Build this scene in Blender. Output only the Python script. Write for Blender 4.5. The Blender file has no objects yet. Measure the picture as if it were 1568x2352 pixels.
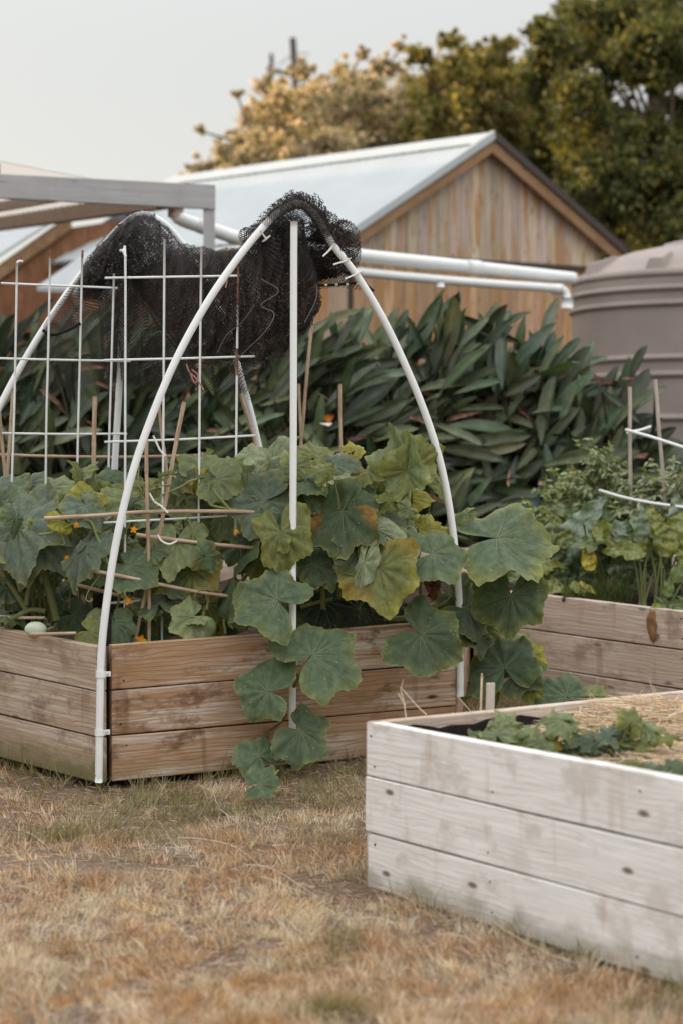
import bpy, math, random
import numpy as np
from mathutils import Vector, Matrix
rng = np.random.default_rng(11)
random.seed(5)
PI = math.pi
sc = bpy.context.scene
col = sc.collection

# ------------------------------------------------------------------ camera
F = 4900.0; PITCH = math.atan(96 / F); HC = 1.49
cam_d = bpy.data.cameras.new('camera'); cam = bpy.data.objects.new('camera', cam_d); col.objects.link(cam)
cam.location = (0, 0, HC); cam.rotation_euler = (PI / 2 - PITCH, 0, 0)
cam_d.sensor_fit = 'HORIZONTAL'; cam_d.sensor_width = 24.0; cam_d.lens = 24.0 * F / 1568
cam_d.clip_start = 0.1; cam_d.clip_end = 2000
cam_d.dof.use_dof = True; cam_d.dof.focus_distance = 9.45; cam_d.dof.aperture_fstop = 2.05
sc.camera = cam

def P(px, py, d):
    """world point seen at pixel (px, py) of the 1568 px wide photograph at world depth Y = d"""
    xr = (px - 784) / F; yr = -(py - 1176) / F
    dy = math.cos(PITCH) + yr * math.sin(PITCH)
    dz = -math.sin(PITCH) + yr * math.cos(PITCH)
    t = d / dy
    return np.array([xr * t, d, HC + dz * t])

def sstep(a, b, x):
    t = np.clip((x - a) / (b - a), 0, 1); return t * t * (3 - 2 * t)

def gz(x, y):
    """height of the garden ground"""
    x = np.asarray(x, float); y = np.asarray(y, float)
    s = 0.058 * (np.logaddexp(0, (np.minimum(y, 26) - 7.75) / .25) * .25) + 0.012 * (np.clip(y, 0, 7.6) - 7.6)
    s = s + .062 * np.exp(-((x - .3) ** 2 + (y - 9.65) ** 2) / .75)
    s = s + .008 * np.sin(x * 3.1 + y * 1.7) * np.sin(y * 2.3 - x) * (np.abs(x) < 8) - .003
    return s

# ------------------------------------------------------------------ mesh helper
ORIG = {}
class MB:
    def __init__(s): s.V = []; s.F = []; s.M = []; s.L = []; s.C = []; s.n = 0
    def add(s, v, f, mat=0, lc=None, c=(1, 1, 1)):
        v = np.asarray(v, float).reshape(-1, 3)
        f = np.asarray(f, int)
        if f.ndim == 1: f = f.reshape(1, -1)
        s.V.append(v); s.F.append(f + s.n); s.M.append(np.full(len(f), mat))
        s.L.append(v if lc is None else np.asarray(lc, float).reshape(-1, 3))
        c = np.asarray(c, float)
        s.C.append(np.tile(c, (len(v), 1)) if c.ndim == 1 else c)
        s.n += len(v)
    def grid(s, pts, mat=0, lc=None, c=(1, 1, 1), close_u=False, close_v=False):
        """pts[nu][nv][3]"""
        pts = np.asarray(pts, float); nu, nv = pts.shape[:2]
        i = np.arange(nu if close_u else nu - 1); j = np.arange(nv if close_v else nv - 1)
        I, J = np.meshgrid(i, j, indexing='ij'); I2 = (I + 1) % nu; J2 = (J + 1) % nv
        f = np.stack([I * nv + J, I2 * nv + J, I2 * nv + J2, I * nv + J2], -1).reshape(-1, 4)
        if lc is not None: lc = np.asarray(lc).reshape(-1, 3)
        c = np.asarray(c, float)
        if c.ndim > 2: c = c.reshape(-1, 3)
        s.add(pts.reshape(-1, 3), f, mat, lc, c)
    def tube(s, pts, r, n=8, mat=0, c=(1, 1, 1), caps=True):
        pts = np.asarray(pts, float); m = len(pts); r = np.broadcast_to(np.asarray(r, float), (m,))
        tan = np.gradient(pts, axis=0); tan /= np.linalg.norm(tan, axis=1, keepdims=True) + 1e-9
        ref = np.array([0, 0, 1.]) if abs(tan[0][2]) < .9 else np.array([1., 0, 0])
        rings = []; ll = []; acc = 0
        for k in range(m):
            a = ref - tan[k] * (ref @ tan[k]); a /= np.linalg.norm(a) + 1e-9; b = np.cross(tan[k], a); ref = a
            ph = np.arange(n) * 2 * PI / n
            rings.append(pts[k] + r[k] * (np.cos(ph)[:, None] * a + np.sin(ph)[:, None] * b))
            if k: acc += np.linalg.norm(pts[k] - pts[k - 1])
            ll.append(np.stack([np.full(n, acc), np.cos(ph) * r[k], np.sin(ph) * r[k]], -1))
        base = s.n
        s.grid(rings, mat, np.array(ll), c, close_v=True)
        if caps:
            for k, o in ((0, 0), (m - 1, (m - 1) * n)):
                f = np.arange(n) + base + o
                s.F.append((f if k else f[::-1]).reshape(1, -1)); s.M.append(np.array([mat]))
    def box(s, lo, hi, mat=0, c=(1, 1, 1)):
        x0, y0, z0 = lo; x1, y1, z1 = hi
        v = [(x0, y0, z0), (x1, y0, z0), (x1, y1, z0), (x0, y1, z0), (x0, y0, z1), (x1, y0, z1), (x1, y1, z1), (x0, y1, z1)]
        s.hexa(v, mat, c)
    def hexa(s, v, mat=0, c=(1, 1, 1), lc=None):
        s.add(v, [(0, 3, 2, 1), (4, 5, 6, 7), (0, 1, 5, 4), (1, 2, 6, 5), (2, 3, 7, 6), (3, 0, 4, 7)], mat, lc, c)
    def board(s, p0, p1, inw, z0, z1, th=.045, seg=14, mat=0, ch=.004, c=(1, 1, 1), wob=.0012, off=0.0):
        """a plank along p0->p1 (its outer bottom line), z0..z1 above that line, inw = inward unit vector"""
        p0 = np.asarray(p0, float); p1 = np.asarray(p1, float); inw = np.asarray(inw, float)
        Ln = np.linalg.norm(p1 - p0)
        prof = [(ch, z0), (th - ch, z0), (th, z0 + ch), (th, z1 - ch), (th - ch, z1), (ch, z1), (0, z1 - ch), (0, (z0 + z1) / 2), (0, z0 + ch)]
        sd = random.random() * 100
        rows = []; lcs = []
        for k in range(seg + 1):
            t = k / seg; b = p0 + (p1 - p0) * t; w = wob * (math.sin(t * 9 + sd) + .6 * math.sin(t * 23 + sd * 2)) + off
            hz = .0015 * math.sin(t * 7 + sd * 3)
            rows.append([b + inw * (a + w) + np.array([0, 0, z + (hz if z > (z0 + z1) / 2 else 0)]) for a, z in prof])
            lcs.append([(t * Ln + sd, z + a * .9, sd) for a, z in prof])
        base = s.n; n = len(prof)
        s.grid(rows, mat, lcs, c, close_v=True)
        for o, fl in ((0, 1), (seg * n, 0)):
            f = np.arange(n) + base + o
            s.F.append((f[::-1] if fl else f).reshape(1, -1)); s.M.append(np.array([mat]))
    def build(s, name, mats, parent=None, smooth=False, origin=None):
        V = np.concatenate(s.V); L = np.concatenate(s.L); C = np.concatenate(s.C)
        if parent is not None: o0 = ORIG[parent.name]
        elif origin is not None: o0 = np.asarray(origin, float)
        else:
            lo = V.min(0); hi = V.max(0); o0 = np.array([(lo[0] + hi[0]) / 2, (lo[1] + hi[1]) / 2, lo[2]])
        me = bpy.data.meshes.new(name)
        me.vertices.add(len(V)); me.vertices.foreach_set('co', (V - o0).astype(np.float32).ravel())
        tot = np.concatenate([np.full(len(f), f.shape[1]) for f in s.F]); loops = np.concatenate([f.ravel() for f in s.F])
        me.loops.add(len(loops)); me.loops.foreach_set('vertex_index', loops.astype(np.int32))
        me.polygons.add(len(tot)); st = np.concatenate([[0], np.cumsum(tot)[:-1]])
        me.polygons.foreach_set('loop_start', st.astype(np.int32)); me.polygons.foreach_set('loop_total', tot.astype(np.int32))
        me.polygons.foreach_set('material_index', np.concatenate(s.M).astype(np.int32))
        me.polygons.foreach_set('use_smooth', np.full(len(tot), smooth))
        for m in (mats if isinstance(mats, (list, tuple)) else [mats]): me.materials.append(m)
        a = me.attributes.new('lc', 'FLOAT_VECTOR', 'POINT'); a.data.foreach_set('vector', L.astype(np.float32).ravel())
        a = me.attributes.new('col', 'FLOAT_COLOR', 'POINT'); a.data.foreach_set('color', np.hstack([C, np.ones((len(C), 1))]).astype(np.float32).ravel())
        me.update(calc_edges=True); me.validate()
        o = bpy.data.objects.new(name, me); col.objects.link(o)
        if parent is not None:
            o.parent = parent; ORIG[o.name] = o0
        else:
            o.location = o0; ORIG[o.name] = o0
        return o

def tag(o, label=None, cat=None, group=None, kind=None):
    if label: o['label'] = label
    if cat: o['category'] = cat
    if group: o['group'] = group
    if kind: o['kind'] = kind
    return o
def thing(name, loc, label, cat, group=None):
    o = bpy.data.objects.new(name, None); col.objects.link(o); o.location = [float(q) for q in loc]; o.empty_display_size = .1
    ORIG[o.name] = np.asarray(loc, float)
    return tag(o, label, cat, group)

# ------------------------------------------------------------------ materials
class NT:
    def __init__(s, name):
        s.m = bpy.data.materials.new(name); s.m.use_nodes = True; s.t = s.m.node_tree; s.t.nodes.clear()
        s.out = s.n('ShaderNodeOutputMaterial')
    def n(s, typ, **kw):
        nd = s.t.nodes.new(typ)
        for k, v in kw.items():
            if k.startswith('i_'):
                key = k[2:]
                key = int(key) if key.isdigit() else key.replace('_', ' ')
                s.set(nd.inputs[key], v)
            else: setattr(nd, k, v)
        return nd
    def set(s, inp, v):
        if hasattr(v, 'is_linked') and hasattr(v, 'links'): s.t.links.new(v, inp)
        else:
            if inp.type == 'RGBA' and len(v) == 3: v = (*v, 1)
            inp.default_value = v
    def attr(s, name): return s.n('ShaderNodeAttribute', attribute_name=name)
    def noise(s, vec, scale, detail=3, rough=.55, dist=0.):
        nd = s.n('ShaderNodeTexNoise', i_Scale=scale, i_Detail=detail, i_Roughness=rough, i_Distortion=dist)
        if vec is not None: s.set(nd.inputs['Vector'], vec)
        return nd.outputs['Fac']
    def mul(s, vec, xyz):
        return s.n('ShaderNodeVectorMath', operation='MULTIPLY', i_0=vec, i_1=xyz).outputs[0]
    def math(s, op, a, b=None, c=None, clamp=False):
        nd = s.n('ShaderNodeMath', operation=op, use_clamp=clamp); s.set(nd.inputs[0], a)
        if b is not None: s.set(nd.inputs[1], b)
        if c is not None: s.set(nd.inputs[2], c)
        return nd.outputs[0]
    def ramp(s, fac, a, b, lo=0., hi=1.):
        nd = s.n('ShaderNodeMapRange', interpolation_type='SMOOTHSTEP', i_Value=fac)
        nd.inputs['From Min'].default_value = a; nd.inputs['From Max'].default_value = b
        nd.inputs['To Min'].default_value = lo; nd.inputs['To Max'].default_value = hi
        return nd.outputs[0]
    def mix(s, fac, a, b, mode='MIX'):
        nd = s.n('ShaderNodeMix', data_type='RGBA', blend_type=mode)
        s.set(nd.inputs['Factor'], fac); s.set(nd.inputs['A'], a) if False else None
        s.set(nd.inputs[6], a); s.set(nd.inputs[7], b); s.set(nd.inputs[0], fac)
        return nd.outputs[2]
    def bsdf(s, base, rough=.6, spec=.5, bump=None, bstr=.3, bdist=.004):
        b = s.n('ShaderNodeBsdfPrincipled'); s.set(b.inputs['Base Color'], base); s.set(b.inputs['Roughness'], rough)
        b.inputs['Specular IOR Level'].default_value = spec
        if bump is not None:
            bp = s.n('ShaderNodeBump', i_Strength=bstr, i_Distance=bdist, i_Height=bump); s.t.links.new(bp.outputs[0], b.inputs['Normal'])
        return b.outputs[0]
    def done(s, sh): s.t.links.new(sh, s.out.inputs['Surface']); return s.m

def wood(name, light, mid, dark, grain=1.0, stain=.5, algae=0.0, knots=.6, spec=.25):
    t = NT(name); lc = t.attr('lc').outputs['Vector']
    g1 = t.noise(t.mul(lc, (1.5, 42 * grain, 1)), 1, 5, .6, 1.1)
    g2 = t.noise(t.mul(lc, (5, 190 * grain, 1)), 1, 2, .5)
    g0 = t.noise(t.mul(lc, (.9, 16, 1)), 1, 3, .5, 1.2)
    blot = t.noise(t.mul(lc, (5, 8, 1)), 1, 4, .65)
    blot2 = t.noise(t.mul(lc, (1.6, 3.0, 1.3)), 1, 3, .6)
    c = t.mix(t.ramp(g1, .40, .60), mid, light)
    c = t.mix(t.math('MULTIPLY', t.ramp(g0, .5, .68), .55), c, mid)
    c = t.mix(t.math('MULTIPLY', t.ramp(g2, .56, .72), .3), c, dark)
    c = t.mix(t.math('MULTIPLY', t.ramp(blot, .50, .66), stain), c, dark)
    c = t.mix(t.math('MULTIPLY', t.ramp(blot2, .47, .60), stain * .8), c, mid)
    wv = t.n('ShaderNodeTexWave', wave_type='BANDS', bands_direction='Y', i_Scale=7.5, i_Distortion=9.0, i_Detail=3.0); t.set(wv.inputs['Vector'], t.mul(lc, (.55, 2.1, 1))); wv.inputs['Detail Scale'].default_value = .8
    c = t.mix(t.math('MULTIPLY', t.ramp(wv.outputs['Fac'], .62, .95), .38), c, mid); c = t.mix(t.math('MULTIPLY', t.math('MULTIPLY', t.ramp(wv.outputs['Fac'], .85, 1.0), t.ramp(blot2, .35, .6)), .45), c, dark)
    ck = t.noise(t.mul(lc, (1.4, 85, 1)), 1, 2, .5, .3); c = t.mix(t.math('MULTIPLY', t.ramp(ck, .70, .76), .75), c, (dark[0] * .6, dark[1] * .55, dark[2] * .5))
    # vertical rust / tannin streaks
    st = t.noise(t.mul(lc, (11, 1.5, 1)), 1, 2, .5)
    c = t.mix(t.math('MULTIPLY', t.ramp(st, .62, .73), stain * .5), c, (dark[0] * .9, dark[1] * .72, dark[2] * .6))
    # knots: sparse dark ovals
    vo = t.n('ShaderNodeTexVoronoi', voronoi_dimensions='2D', i_Vector=t.mul(lc, (2.2, 6.0, 1)), i_Scale=1.0); vo.inputs['Randomness'].default_value = 1
    cell = t.n('ShaderNodeSeparateColor'); t.set(cell.inputs[0], vo.outputs['Color'])
    kn = t.math('MULTIPLY', t.ramp(vo.outputs['Distance'], .09, .025), t.math('GREATER_THAN', cell.outputs[0], .55))
    ring = t.math('MULTIPLY', t.ramp(vo.outputs['Distance'], .2, .08), t.math('GREATER_THAN', cell.outputs[0], .62))
    c = t.mix(t.math('MULTIPLY', ring, .35 * knots), c, mid)
    c = t.mix(t.math('MULTIPLY', kn, knots), c, (dark[0] * .45, dark[1] * .4, dark[2] * .4))
    if algae:
        sp = t.n('ShaderNodeSeparateXYZ'); t.set(sp.inputs[0], lc)
        an = t.noise(t.mul(lc, (6, 10, 1)), 1, 4, .6)
        al = t.math('ADD', t.ramp(sp.outputs['Y'], .17 + .08 * (algae > .9), -.01), t.math('MULTIPLY', t.math('SUBTRACT', an, .5), 1.3))
        c = t.mix(t.math('MULTIPLY', t.ramp(al, .35, .95), algae), c, (.20, .175, .085))
    h = t.math('ADD', t.math('MULTIPLY', g1, .6), t.math('ADD', t.math('MULTIPLY', g2, .35), t.math('MULTIPLY', kn, -1.0)))
    return t.done(t.bsdf(c, .78, spec, h, .55, .0035))

def plain(name, c, rough=.5, spec=.5, nz=0.06, scale=14.):
    t = NT(name); tc = t.n('ShaderNodeTexCoord').outputs['Object']
    n = t.noise(tc, scale, 4, .6)
    cc = t.mix(t.ramp(n, .3, .7), tuple(q * (1 - nz) for q in c), tuple(min(1, q * (1 + nz)) for q in c))
    return t.done(t.bsdf(cc, rough, spec, n, .08, .002))

def leafmat(name, transl=.28, rough=.55, nscale=34., spec=.35, amp=.22, bump=.35, tcol=(1.15, 1.25, .45), under=0., spots=0.):
    t = NT(name); c = t.attr('col').outputs['Color']; lc = t.attr('lc').outputs['Vector']
    n = t.noise(lc, nscale, 4, .6); n2 = t.noise(lc, nscale * .22, 2, .5)
    c = t.mix(t.ramp(n, .3, .75), t.mix(1.0, c, (1 - amp,) * 3, 'MULTIPLY'), t.mix(1.0, c, (1 + amp,) * 3, 'MULTIPLY'))
    c = t.mix(t.math('MULTIPLY', t.ramp(n2, .55, .75), amp * 1.2), c, t.mix(1.0, c, (1.6, 1.35, .55), 'MULTIPLY'))
    if spots:
        vo = t.n('ShaderNodeTexVoronoi', i_Vector=lc, i_Scale=55.0); pick = t.n('ShaderNodeSeparateColor'); t.set(pick.inputs[0], vo.outputs['Color'])
        sp = t.math('MULTIPLY', t.ramp(vo.outputs['Distance'], .20, .10), t.math('GREATER_THAN', t.math('ADD', pick.outputs[0], t.math('MULTIPLY', n2, .5)), 1.12)); c = t.mix(t.math('MULTIPLY', sp, spots), c, (.42, .40, .27))
    if under:   # the paler lower face of the leaf
        bf = t.n('ShaderNodeNewGeometry').outputs['Backfacing']; c = t.mix(t.math('MULTIPLY', bf, under), c, t.mix(.6, t.mix(1.0, c, (1.9, 1.8, 1.8), 'MULTIPLY'), (.24, .28, .19)))
    b = t.bsdf(c, rough, spec, n, bump, .004)
    tr = t.n('ShaderNodeBsdfTranslucent'); t.set(tr.inputs[0], t.mix(1.0, c, tcol, 'MULTIPLY'))
    mx = t.n('ShaderNodeMixShader'); mx.inputs[0].default_value = transl
    t.t.links.new(b, mx.inputs[1]); t.t.links.new(tr.outputs[0], mx.inputs[2])
    return t.done(mx.outputs[0])

def netmat(name, cell=.0135, w=.17, c=(.022, .018, .018), stripe=False):
    t = NT(name); lc = t.attr('lc').outputs['Vector']
    sp = t.n('ShaderNodeSeparateXYZ'); t.set(sp.inputs[0], lc)
    nz = t.noise(lc, 7, 2); wob = t.math('MULTIPLY', nz, .012)
    a = t.math('DIVIDE', t.math('ADD', t.math('ADD', sp.outputs[0], wob), sp.outputs[1]), cell)
    b = t.math('DIVIDE', t.math('SUBTRACT', t.math('ADD', sp.outputs[0], wob), sp.outputs[1]), cell)
    def line(q):
        fr = t.math('FRACT', q); return t.math('GREATER_THAN', t.math('ABSOLUTE', t.math('SUBTRACT', fr, .5)), .5 - w)
    al = t.math('MAXIMUM', line(a), line(b))
    bs = t.bsdf(c, .75, .2)
    tr = t.n('ShaderNodeBsdfTransparent')
    mx = t.n('ShaderNodeMixShader'); t.set(mx.inputs[0], al)
    t.t.links.new(tr.outputs[0], mx.inputs[1]); t.t.links.new(bs, mx.inputs[2])
    return t.done(mx.outputs[0])

M = {}
M['bed_brown'] = wood('weathered_brown_sleeper', (.57, .49, .415), (.37, .225, .125), (.125, .058, .026), stain=.9, algae=.2, knots=.9)
M['bed_grey'] = wood('weathered_grey_sleeper', (.60, .52, .44), (.42, .32, .23), (.17, .105, .07), stain=.7, algae=1.0)
M['bed_white'] = wood('pale_bleached_sleeper', (.90, .91, .915), (.80, .795, .785), (.44, .385, .33), stain=.5, algae=.5, knots=1.0)
M['bed_mid'] = wood('tan_weathered_sleeper', (.68, .60, .53), (.50, .40, .32), (.22, .135, .09), stain=.6, algae=.3)
M['end_grain'] = wood('dark_end_grain', (.26, .17, .12), (.18, .11, .075), (.08, .05, .035), stain=.5)
M['stake'] = wood('grey_stake_wood', (.62, .56, .50), (.45, .39, .34), (.22, .18, .15), stain=.3)
M['pvc'] = plain('white_pvc', (.81, .845, .85), .42, .4, .03, 9)
M['rod'] = plain('white_coated_rod', (.76, .79, .79), .5, .4, .05, 20)
M['rust'] = plain('rusty_steel', (.22, .12, .07), .8, .2, .4, 60)
M['steel'] = plain('galvanised_clip', (.55, .55, .55), .45, .5, .1, 60)
M['dark'] = plain('dark_screw', (.035, .02, .02), .8, .2, .2, 60)
M['liner'] = plain('black_liner', (.018, .014, .013), .8, .2, .3, 30)
M['tie'] = plain('white_nylon_tie', (.78, .77, .72), .5, .4, .03, 30)
M['twine'] = plain('pink_twine', (.42, .22, .18), .8, .2, .2, 60)
def cane_mat():
    t = NT('dry_bamboo'); lc = t.attr('lc').outputs['Vector']
    n = t.noise(t.mul(lc, (9, 90, 90)), 1, 3); n2 = t.noise(t.mul(lc, (4, 1, 1)), 1, 3)
    c = t.mix(t.ramp(n, .35, .7), (.36, .25, .165), (.56, .43, .31))
    c = t.mix(t.math('MULTIPLY', t.ramp(n2, .5, .7), .5), c, (.30, .19, .13))
    return t.done(t.bsdf(c, .6, .35, n, .2, .002))
M['cane'] = cane_mat()
M['leaf'] = leafmat('pumpkin_leaf', .22, .58, 30, .3, .26, .6, under=.8, spots=.8)
M['vein'] = leafmat('leaf_vein', .15, amp=.08, bump=.05)
M['chard'] = leafmat('chard_leaf', .18, .32, 60, .6, .3, .9)
M['tomato'] = leafmat('tomato_leaf', .25, .5, 50)
M['strel'] = leafmat('strelitzia_leaf', .10, .40, 12, .42, .3, .25)
M['tree'] = leafmat('tree_leaf', .4, .6, 2.0, .3, .25, .1, (1.5, 1.35, .5))
M['warmtree'] = leafmat('pale_tree_leaf', .5, .6, 2.0, .3, .2, .1, (1.35, 1.1, .75))
M['grass'] = leafmat('grass_blade', .3, .7, 20, .2, .2, .1, (1.1, 1.05, .7))
M['net'] = netmat('black_garden_net', .0135, .15, (.036, .030, .029))
M['net_loose'] = netmat('black_net_loose', .0165, .105, (.048, .041, .040))
M['flower'] = plain('orange_petal', (.75, .30, .015), .6, .2, .2, 40)
M['deadleaf'] = leafmat('dead_leaf', .2, .8, 30, .15, .35, .6, (1.1, .9, .6))
M['fruit'] = plain('pale_squash_skin', (.55, .63, .50), .4, .5, .08, 25)
def soil():
    t = NT('dark_soil'); tc = t.n('ShaderNodeTexCoord').outputs['Object']
    n = t.noise(tc, 22, 6, .7); n2 = t.noise(tc, 4, 3)
    c = t.mix(t.ramp(n, .3, .7), (.018, .012, .009), (.075, .048, .034))
    c = t.mix(t.math('MULTIPLY', t.ramp(n2, .5, .7), .5), c, (.11, .075, .05))
    return t.done(t.bsdf(c, .95, .1, n, 1.0, .03))
M['soil'] = soil()
def groundmat():
    t = NT('dry_lawn_earth'); tc = t.n('ShaderNodeTexCoord').outputs['Object']
    n = t.noise(tc, 60, 6, .7); n2 = t.noise(tc, 2.2, 4, .6); n3 = t.noise(t.mul(tc, (1, 1, 1)), 9, 4, .6)
    c = t.mix(t.ramp(n, .35, .65), (.11, .07, .045), (.30, .21, .14))
    c = t.mix(t.math('MULTIPLY', t.ramp(n2, .45, .65), .5), c, (.30, .25, .20))
    c = t.mix(t.math('MULTIPLY', t.ramp(n3, .55, .7), .45), c, (.10, .075, .045))
    sp = t.n('ShaderNodeSeparateXYZ'); t.set(sp.inputs[0], tc)
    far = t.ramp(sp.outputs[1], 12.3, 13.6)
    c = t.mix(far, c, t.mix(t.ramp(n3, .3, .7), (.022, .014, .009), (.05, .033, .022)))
    return t.done(t.bsdf(c, .95, .1, n, .8, .02))
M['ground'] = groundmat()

# ------------------------------------------------------------------ world, sun
SUN = np.array([-.86, .46, .15]); SUN /= np.linalg.norm(SUN)
w = bpy.data.worlds.new('World'); sc.world = w; w.use_nodes = True; nt = w.node_tree; nt.nodes.clear()
wo = nt.nodes.new('ShaderNodeOutputWorld'); add = nt.nodes.new('ShaderNodeAddShader'); b1 = nt.nodes.new('ShaderNodeBackground'); b2 = nt.nodes.new('ShaderNodeBackground')
sky = nt.nodes.new('ShaderNodeTexSky'); sky.sky_type = 'NISHITA'; sky.sun_disc = False
sky.sun_elevation = math.asin(SUN[2]); sky.sun_rotation = math.atan2(SUN[0], SUN[1]); sky.altitude = 20; sky.dust_density = 2.5
nt.links.new(sky.outputs[0], b1.inputs[0]); b1.inputs[1].default_value = .05
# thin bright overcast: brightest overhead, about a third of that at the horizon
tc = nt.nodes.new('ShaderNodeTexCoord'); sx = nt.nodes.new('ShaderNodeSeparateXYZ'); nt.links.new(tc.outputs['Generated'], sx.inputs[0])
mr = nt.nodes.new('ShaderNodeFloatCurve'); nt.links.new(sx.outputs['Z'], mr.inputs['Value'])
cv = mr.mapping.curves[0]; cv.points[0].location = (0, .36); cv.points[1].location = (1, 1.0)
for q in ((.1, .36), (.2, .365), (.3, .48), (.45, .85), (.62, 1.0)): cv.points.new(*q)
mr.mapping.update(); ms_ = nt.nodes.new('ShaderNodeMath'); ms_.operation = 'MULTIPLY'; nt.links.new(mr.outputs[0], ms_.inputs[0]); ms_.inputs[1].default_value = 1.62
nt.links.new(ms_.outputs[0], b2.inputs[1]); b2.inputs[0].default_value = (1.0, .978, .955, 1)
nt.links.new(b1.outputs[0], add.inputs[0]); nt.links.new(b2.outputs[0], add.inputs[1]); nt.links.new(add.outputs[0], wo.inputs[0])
sl = bpy.data.lights.new('sun', 'SUN'); sl.energy = 5.0; sl.angle = math.radians(.6); sl.color = (1, .72, .44)
so = bpy.data.objects.new('sun', sl); col.objects.link(so); so.location = (-20, 10, 12)
so.rotation_euler = Vector(SUN).to_track_quat('Z', 'Y').to_euler()
sc.view_settings.view_transform = 'Standard'; sc.view_settings.look = 'None'; sc.view_settings.exposure = 0.12; sc.view_settings.gamma = 1
sc.cycles.use_denoising = True; sc.cycles.transparent_max_bounces = 24; sc.cycles.max_bounces = 7
try: sc.cycles.denoiser = 'OPENIMAGEDENOISE'
except Exception: pass

# ------------------------------------------------------------------ ground
def axis(lo, hi, step, far):
    a = np.arange(lo, hi + 1e-6, step); q = [hi]; s = step
    while q[-1] < far: s *= 1.5; q.append(q[-1] + s)
    q2 = [lo]; s = step
    while q2[-1] > -far: s *= 1.5; q2.append(q2[-1] - s)
    return np.array(q2[:0:-1] + list(a) + q[1:])
gx = axis(-4.5, 4.5, .1, 400); gy = axis(4, 18, .1, 400)
X, Y = np.meshgrid(gx, gy, indexing='ij')
g = MB(); g.grid(np.stack([X, Y, gz(X, Y)], -1)); gr = g.build('ground', M['ground'], smooth=True, origin=(0, 0, 0)); tag(gr, kind='structure')
# ------------------------------------------------------------------ raised beds
def unit(v): v = np.asarray(v, float); return v / np.linalg.norm(v)
def bed(label, corners, mats, name='raised_bed', th=.05, ext=None, plank=.2, n=3, soil_z=.5, posts=(), screws=(), mound=None):
    """corners counter-clockwise seen from above: (x, y, z of the bottom edge); one wall per side, planks inside it"""
    cs = [np.array(c, float) for c in corners]; k = len(cs)
    root = thing(name, (cs[0] + cs[2]) / 2, label, 'garden bed'); ORIG[root.name][2] = root.location[2] = float(min(c[2] for c in cs))
    for i in range(k):
        a, b = cs[i], cs[(i + 1) % k]; d = unit((b - a)[:2]); inw = np.array([-d[1], d[0], 0])
        e0, e1 = (ext or [(th, 0)] * k)[i]
        sl = (b - a) / np.linalg.norm((b - a)[:2])
        p0 = a + sl * e0; p1 = b - sl * e1
        m = MB()
        for j in range(n):
            m.board(p0, p1, inw, j * plank + (.002 if j else 0), (j + 1) * plank - .0035, th, 18, 0, c=(1, 1, 1), off=random.uniform(-.002, .002))
        # dark backing so the joints read dark
        q = [p0 + inw * .018 + sl * .01, p1 + inw * .018 - sl * .01]
        m.hexa([q[0] + [0, 0, .02], q[1] + [0, 0, .02], q[1] + inw * .02 + [0, 0, .02], q[0] + inw * .02 + [0, 0, .02],
                q[0] + [0, 0, n * plank - .03], q[1] + [0, 0, n * plank - .03], q[1] + inw * .02 + [0, 0, n * plank - .03], q[0] + inw * .02 + [0, 0, n * plank - .03]], 1)
        Ln = np.linalg.norm(p1 - p0)
        for sx_ in (screws[i] if i < len(screws) else ()):
            for j in range(n):
                for hz in (.05, .15):
                    if random.random() < .25: continue
                    c = p0 + sl * (sx_ + random.uniform(-.016, .016)) - inw * .0025 + np.array([0, 0, j * plank + hz + random.uniform(-.012, .012)])
                    m.tube([c, c + inw * .012], .0042, 8, 1)
        m.build('side_wall', [mats[i], M['dark']], root)
        if i < len(posts) and posts[i]:
            pb = MB()
            for (sx_, h0, h1) in posts[i]:
                p = p0 + sl * sx_ + inw * (th + .002); r = .09
                pb.hexa([p + [0, 0, h0], p + sl * r + [0, 0, h0], p + sl * r + inw * .045 + [0, 0, h0], p + inw * .045 + [0, 0, h0],
                         p + [0, 0, h1], p + sl * r + [0, 0, h1], p + sl * r + inw * .045 + [0, 0, h1], p + inw * .045 + [0, 0, h1]])
            pb.build('corner_post', M['end_grain'], root)
    # soil: bilinear patch inside the walls, lumpy
    if soil_z is not None:
        c4 = [cs[0], cs[1], cs[2], cs[3]]; N = 40; s = MB()
        U, Vv = np.meshgrid(np.linspace(.015, .985, N), np.linspace(.012, .988, N), indexing='ij')
        pt = (c4[0] * ((1 - U) * (1 - Vv))[..., None] + c4[1] * (U * (1 - Vv))[..., None] + c4[2] * (U * Vv)[..., None] + c4[3] * ((1 - U) * Vv)[..., None])
        pt[..., 2] += soil_z + .02 * np.sin(pt[..., 0] * 9 + pt[..., 1] * 7) * np.sin(pt[..., 1] * 11) + rng.normal(0, .006, U.shape)
        if mound is not None: pt[..., 2] += mound(pt[..., 0], pt[..., 1])
        s.grid(pt); s.build('soil', M['soil'], root, True)
    return root

def base_z(x, y, dz=-.004): return float(gz(x, y)) + dz
LA = P(222, 1799, 9.28); LB = np.array([.527, 9.86, .198])
dirL = unit([-.68, .73]); LD = np.array([LA[0] + dirL[0] * 3.0, LA[1] + dirL[1] * 3.0, 0]); LD[2] = LA[2] + .155
LC = np.array([.86, 13.6, .40])
bed_l = bed('brown weathered timber bed with hoops over it, overflowing with pumpkin vines', [LA, LB, LC, LD], [M['bed_brown'], M['bed_brown'], M['bed_mid'], M['bed_grey']],
            th=.055, ext=[(.070, 0), (.055, 0), (.055, .055), (0, 0)], soil_z=.47,
            posts=[[(.0, .0, .585)], [], [], []], screws=[(.05, 1.52), (), (), (.06,)])
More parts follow.
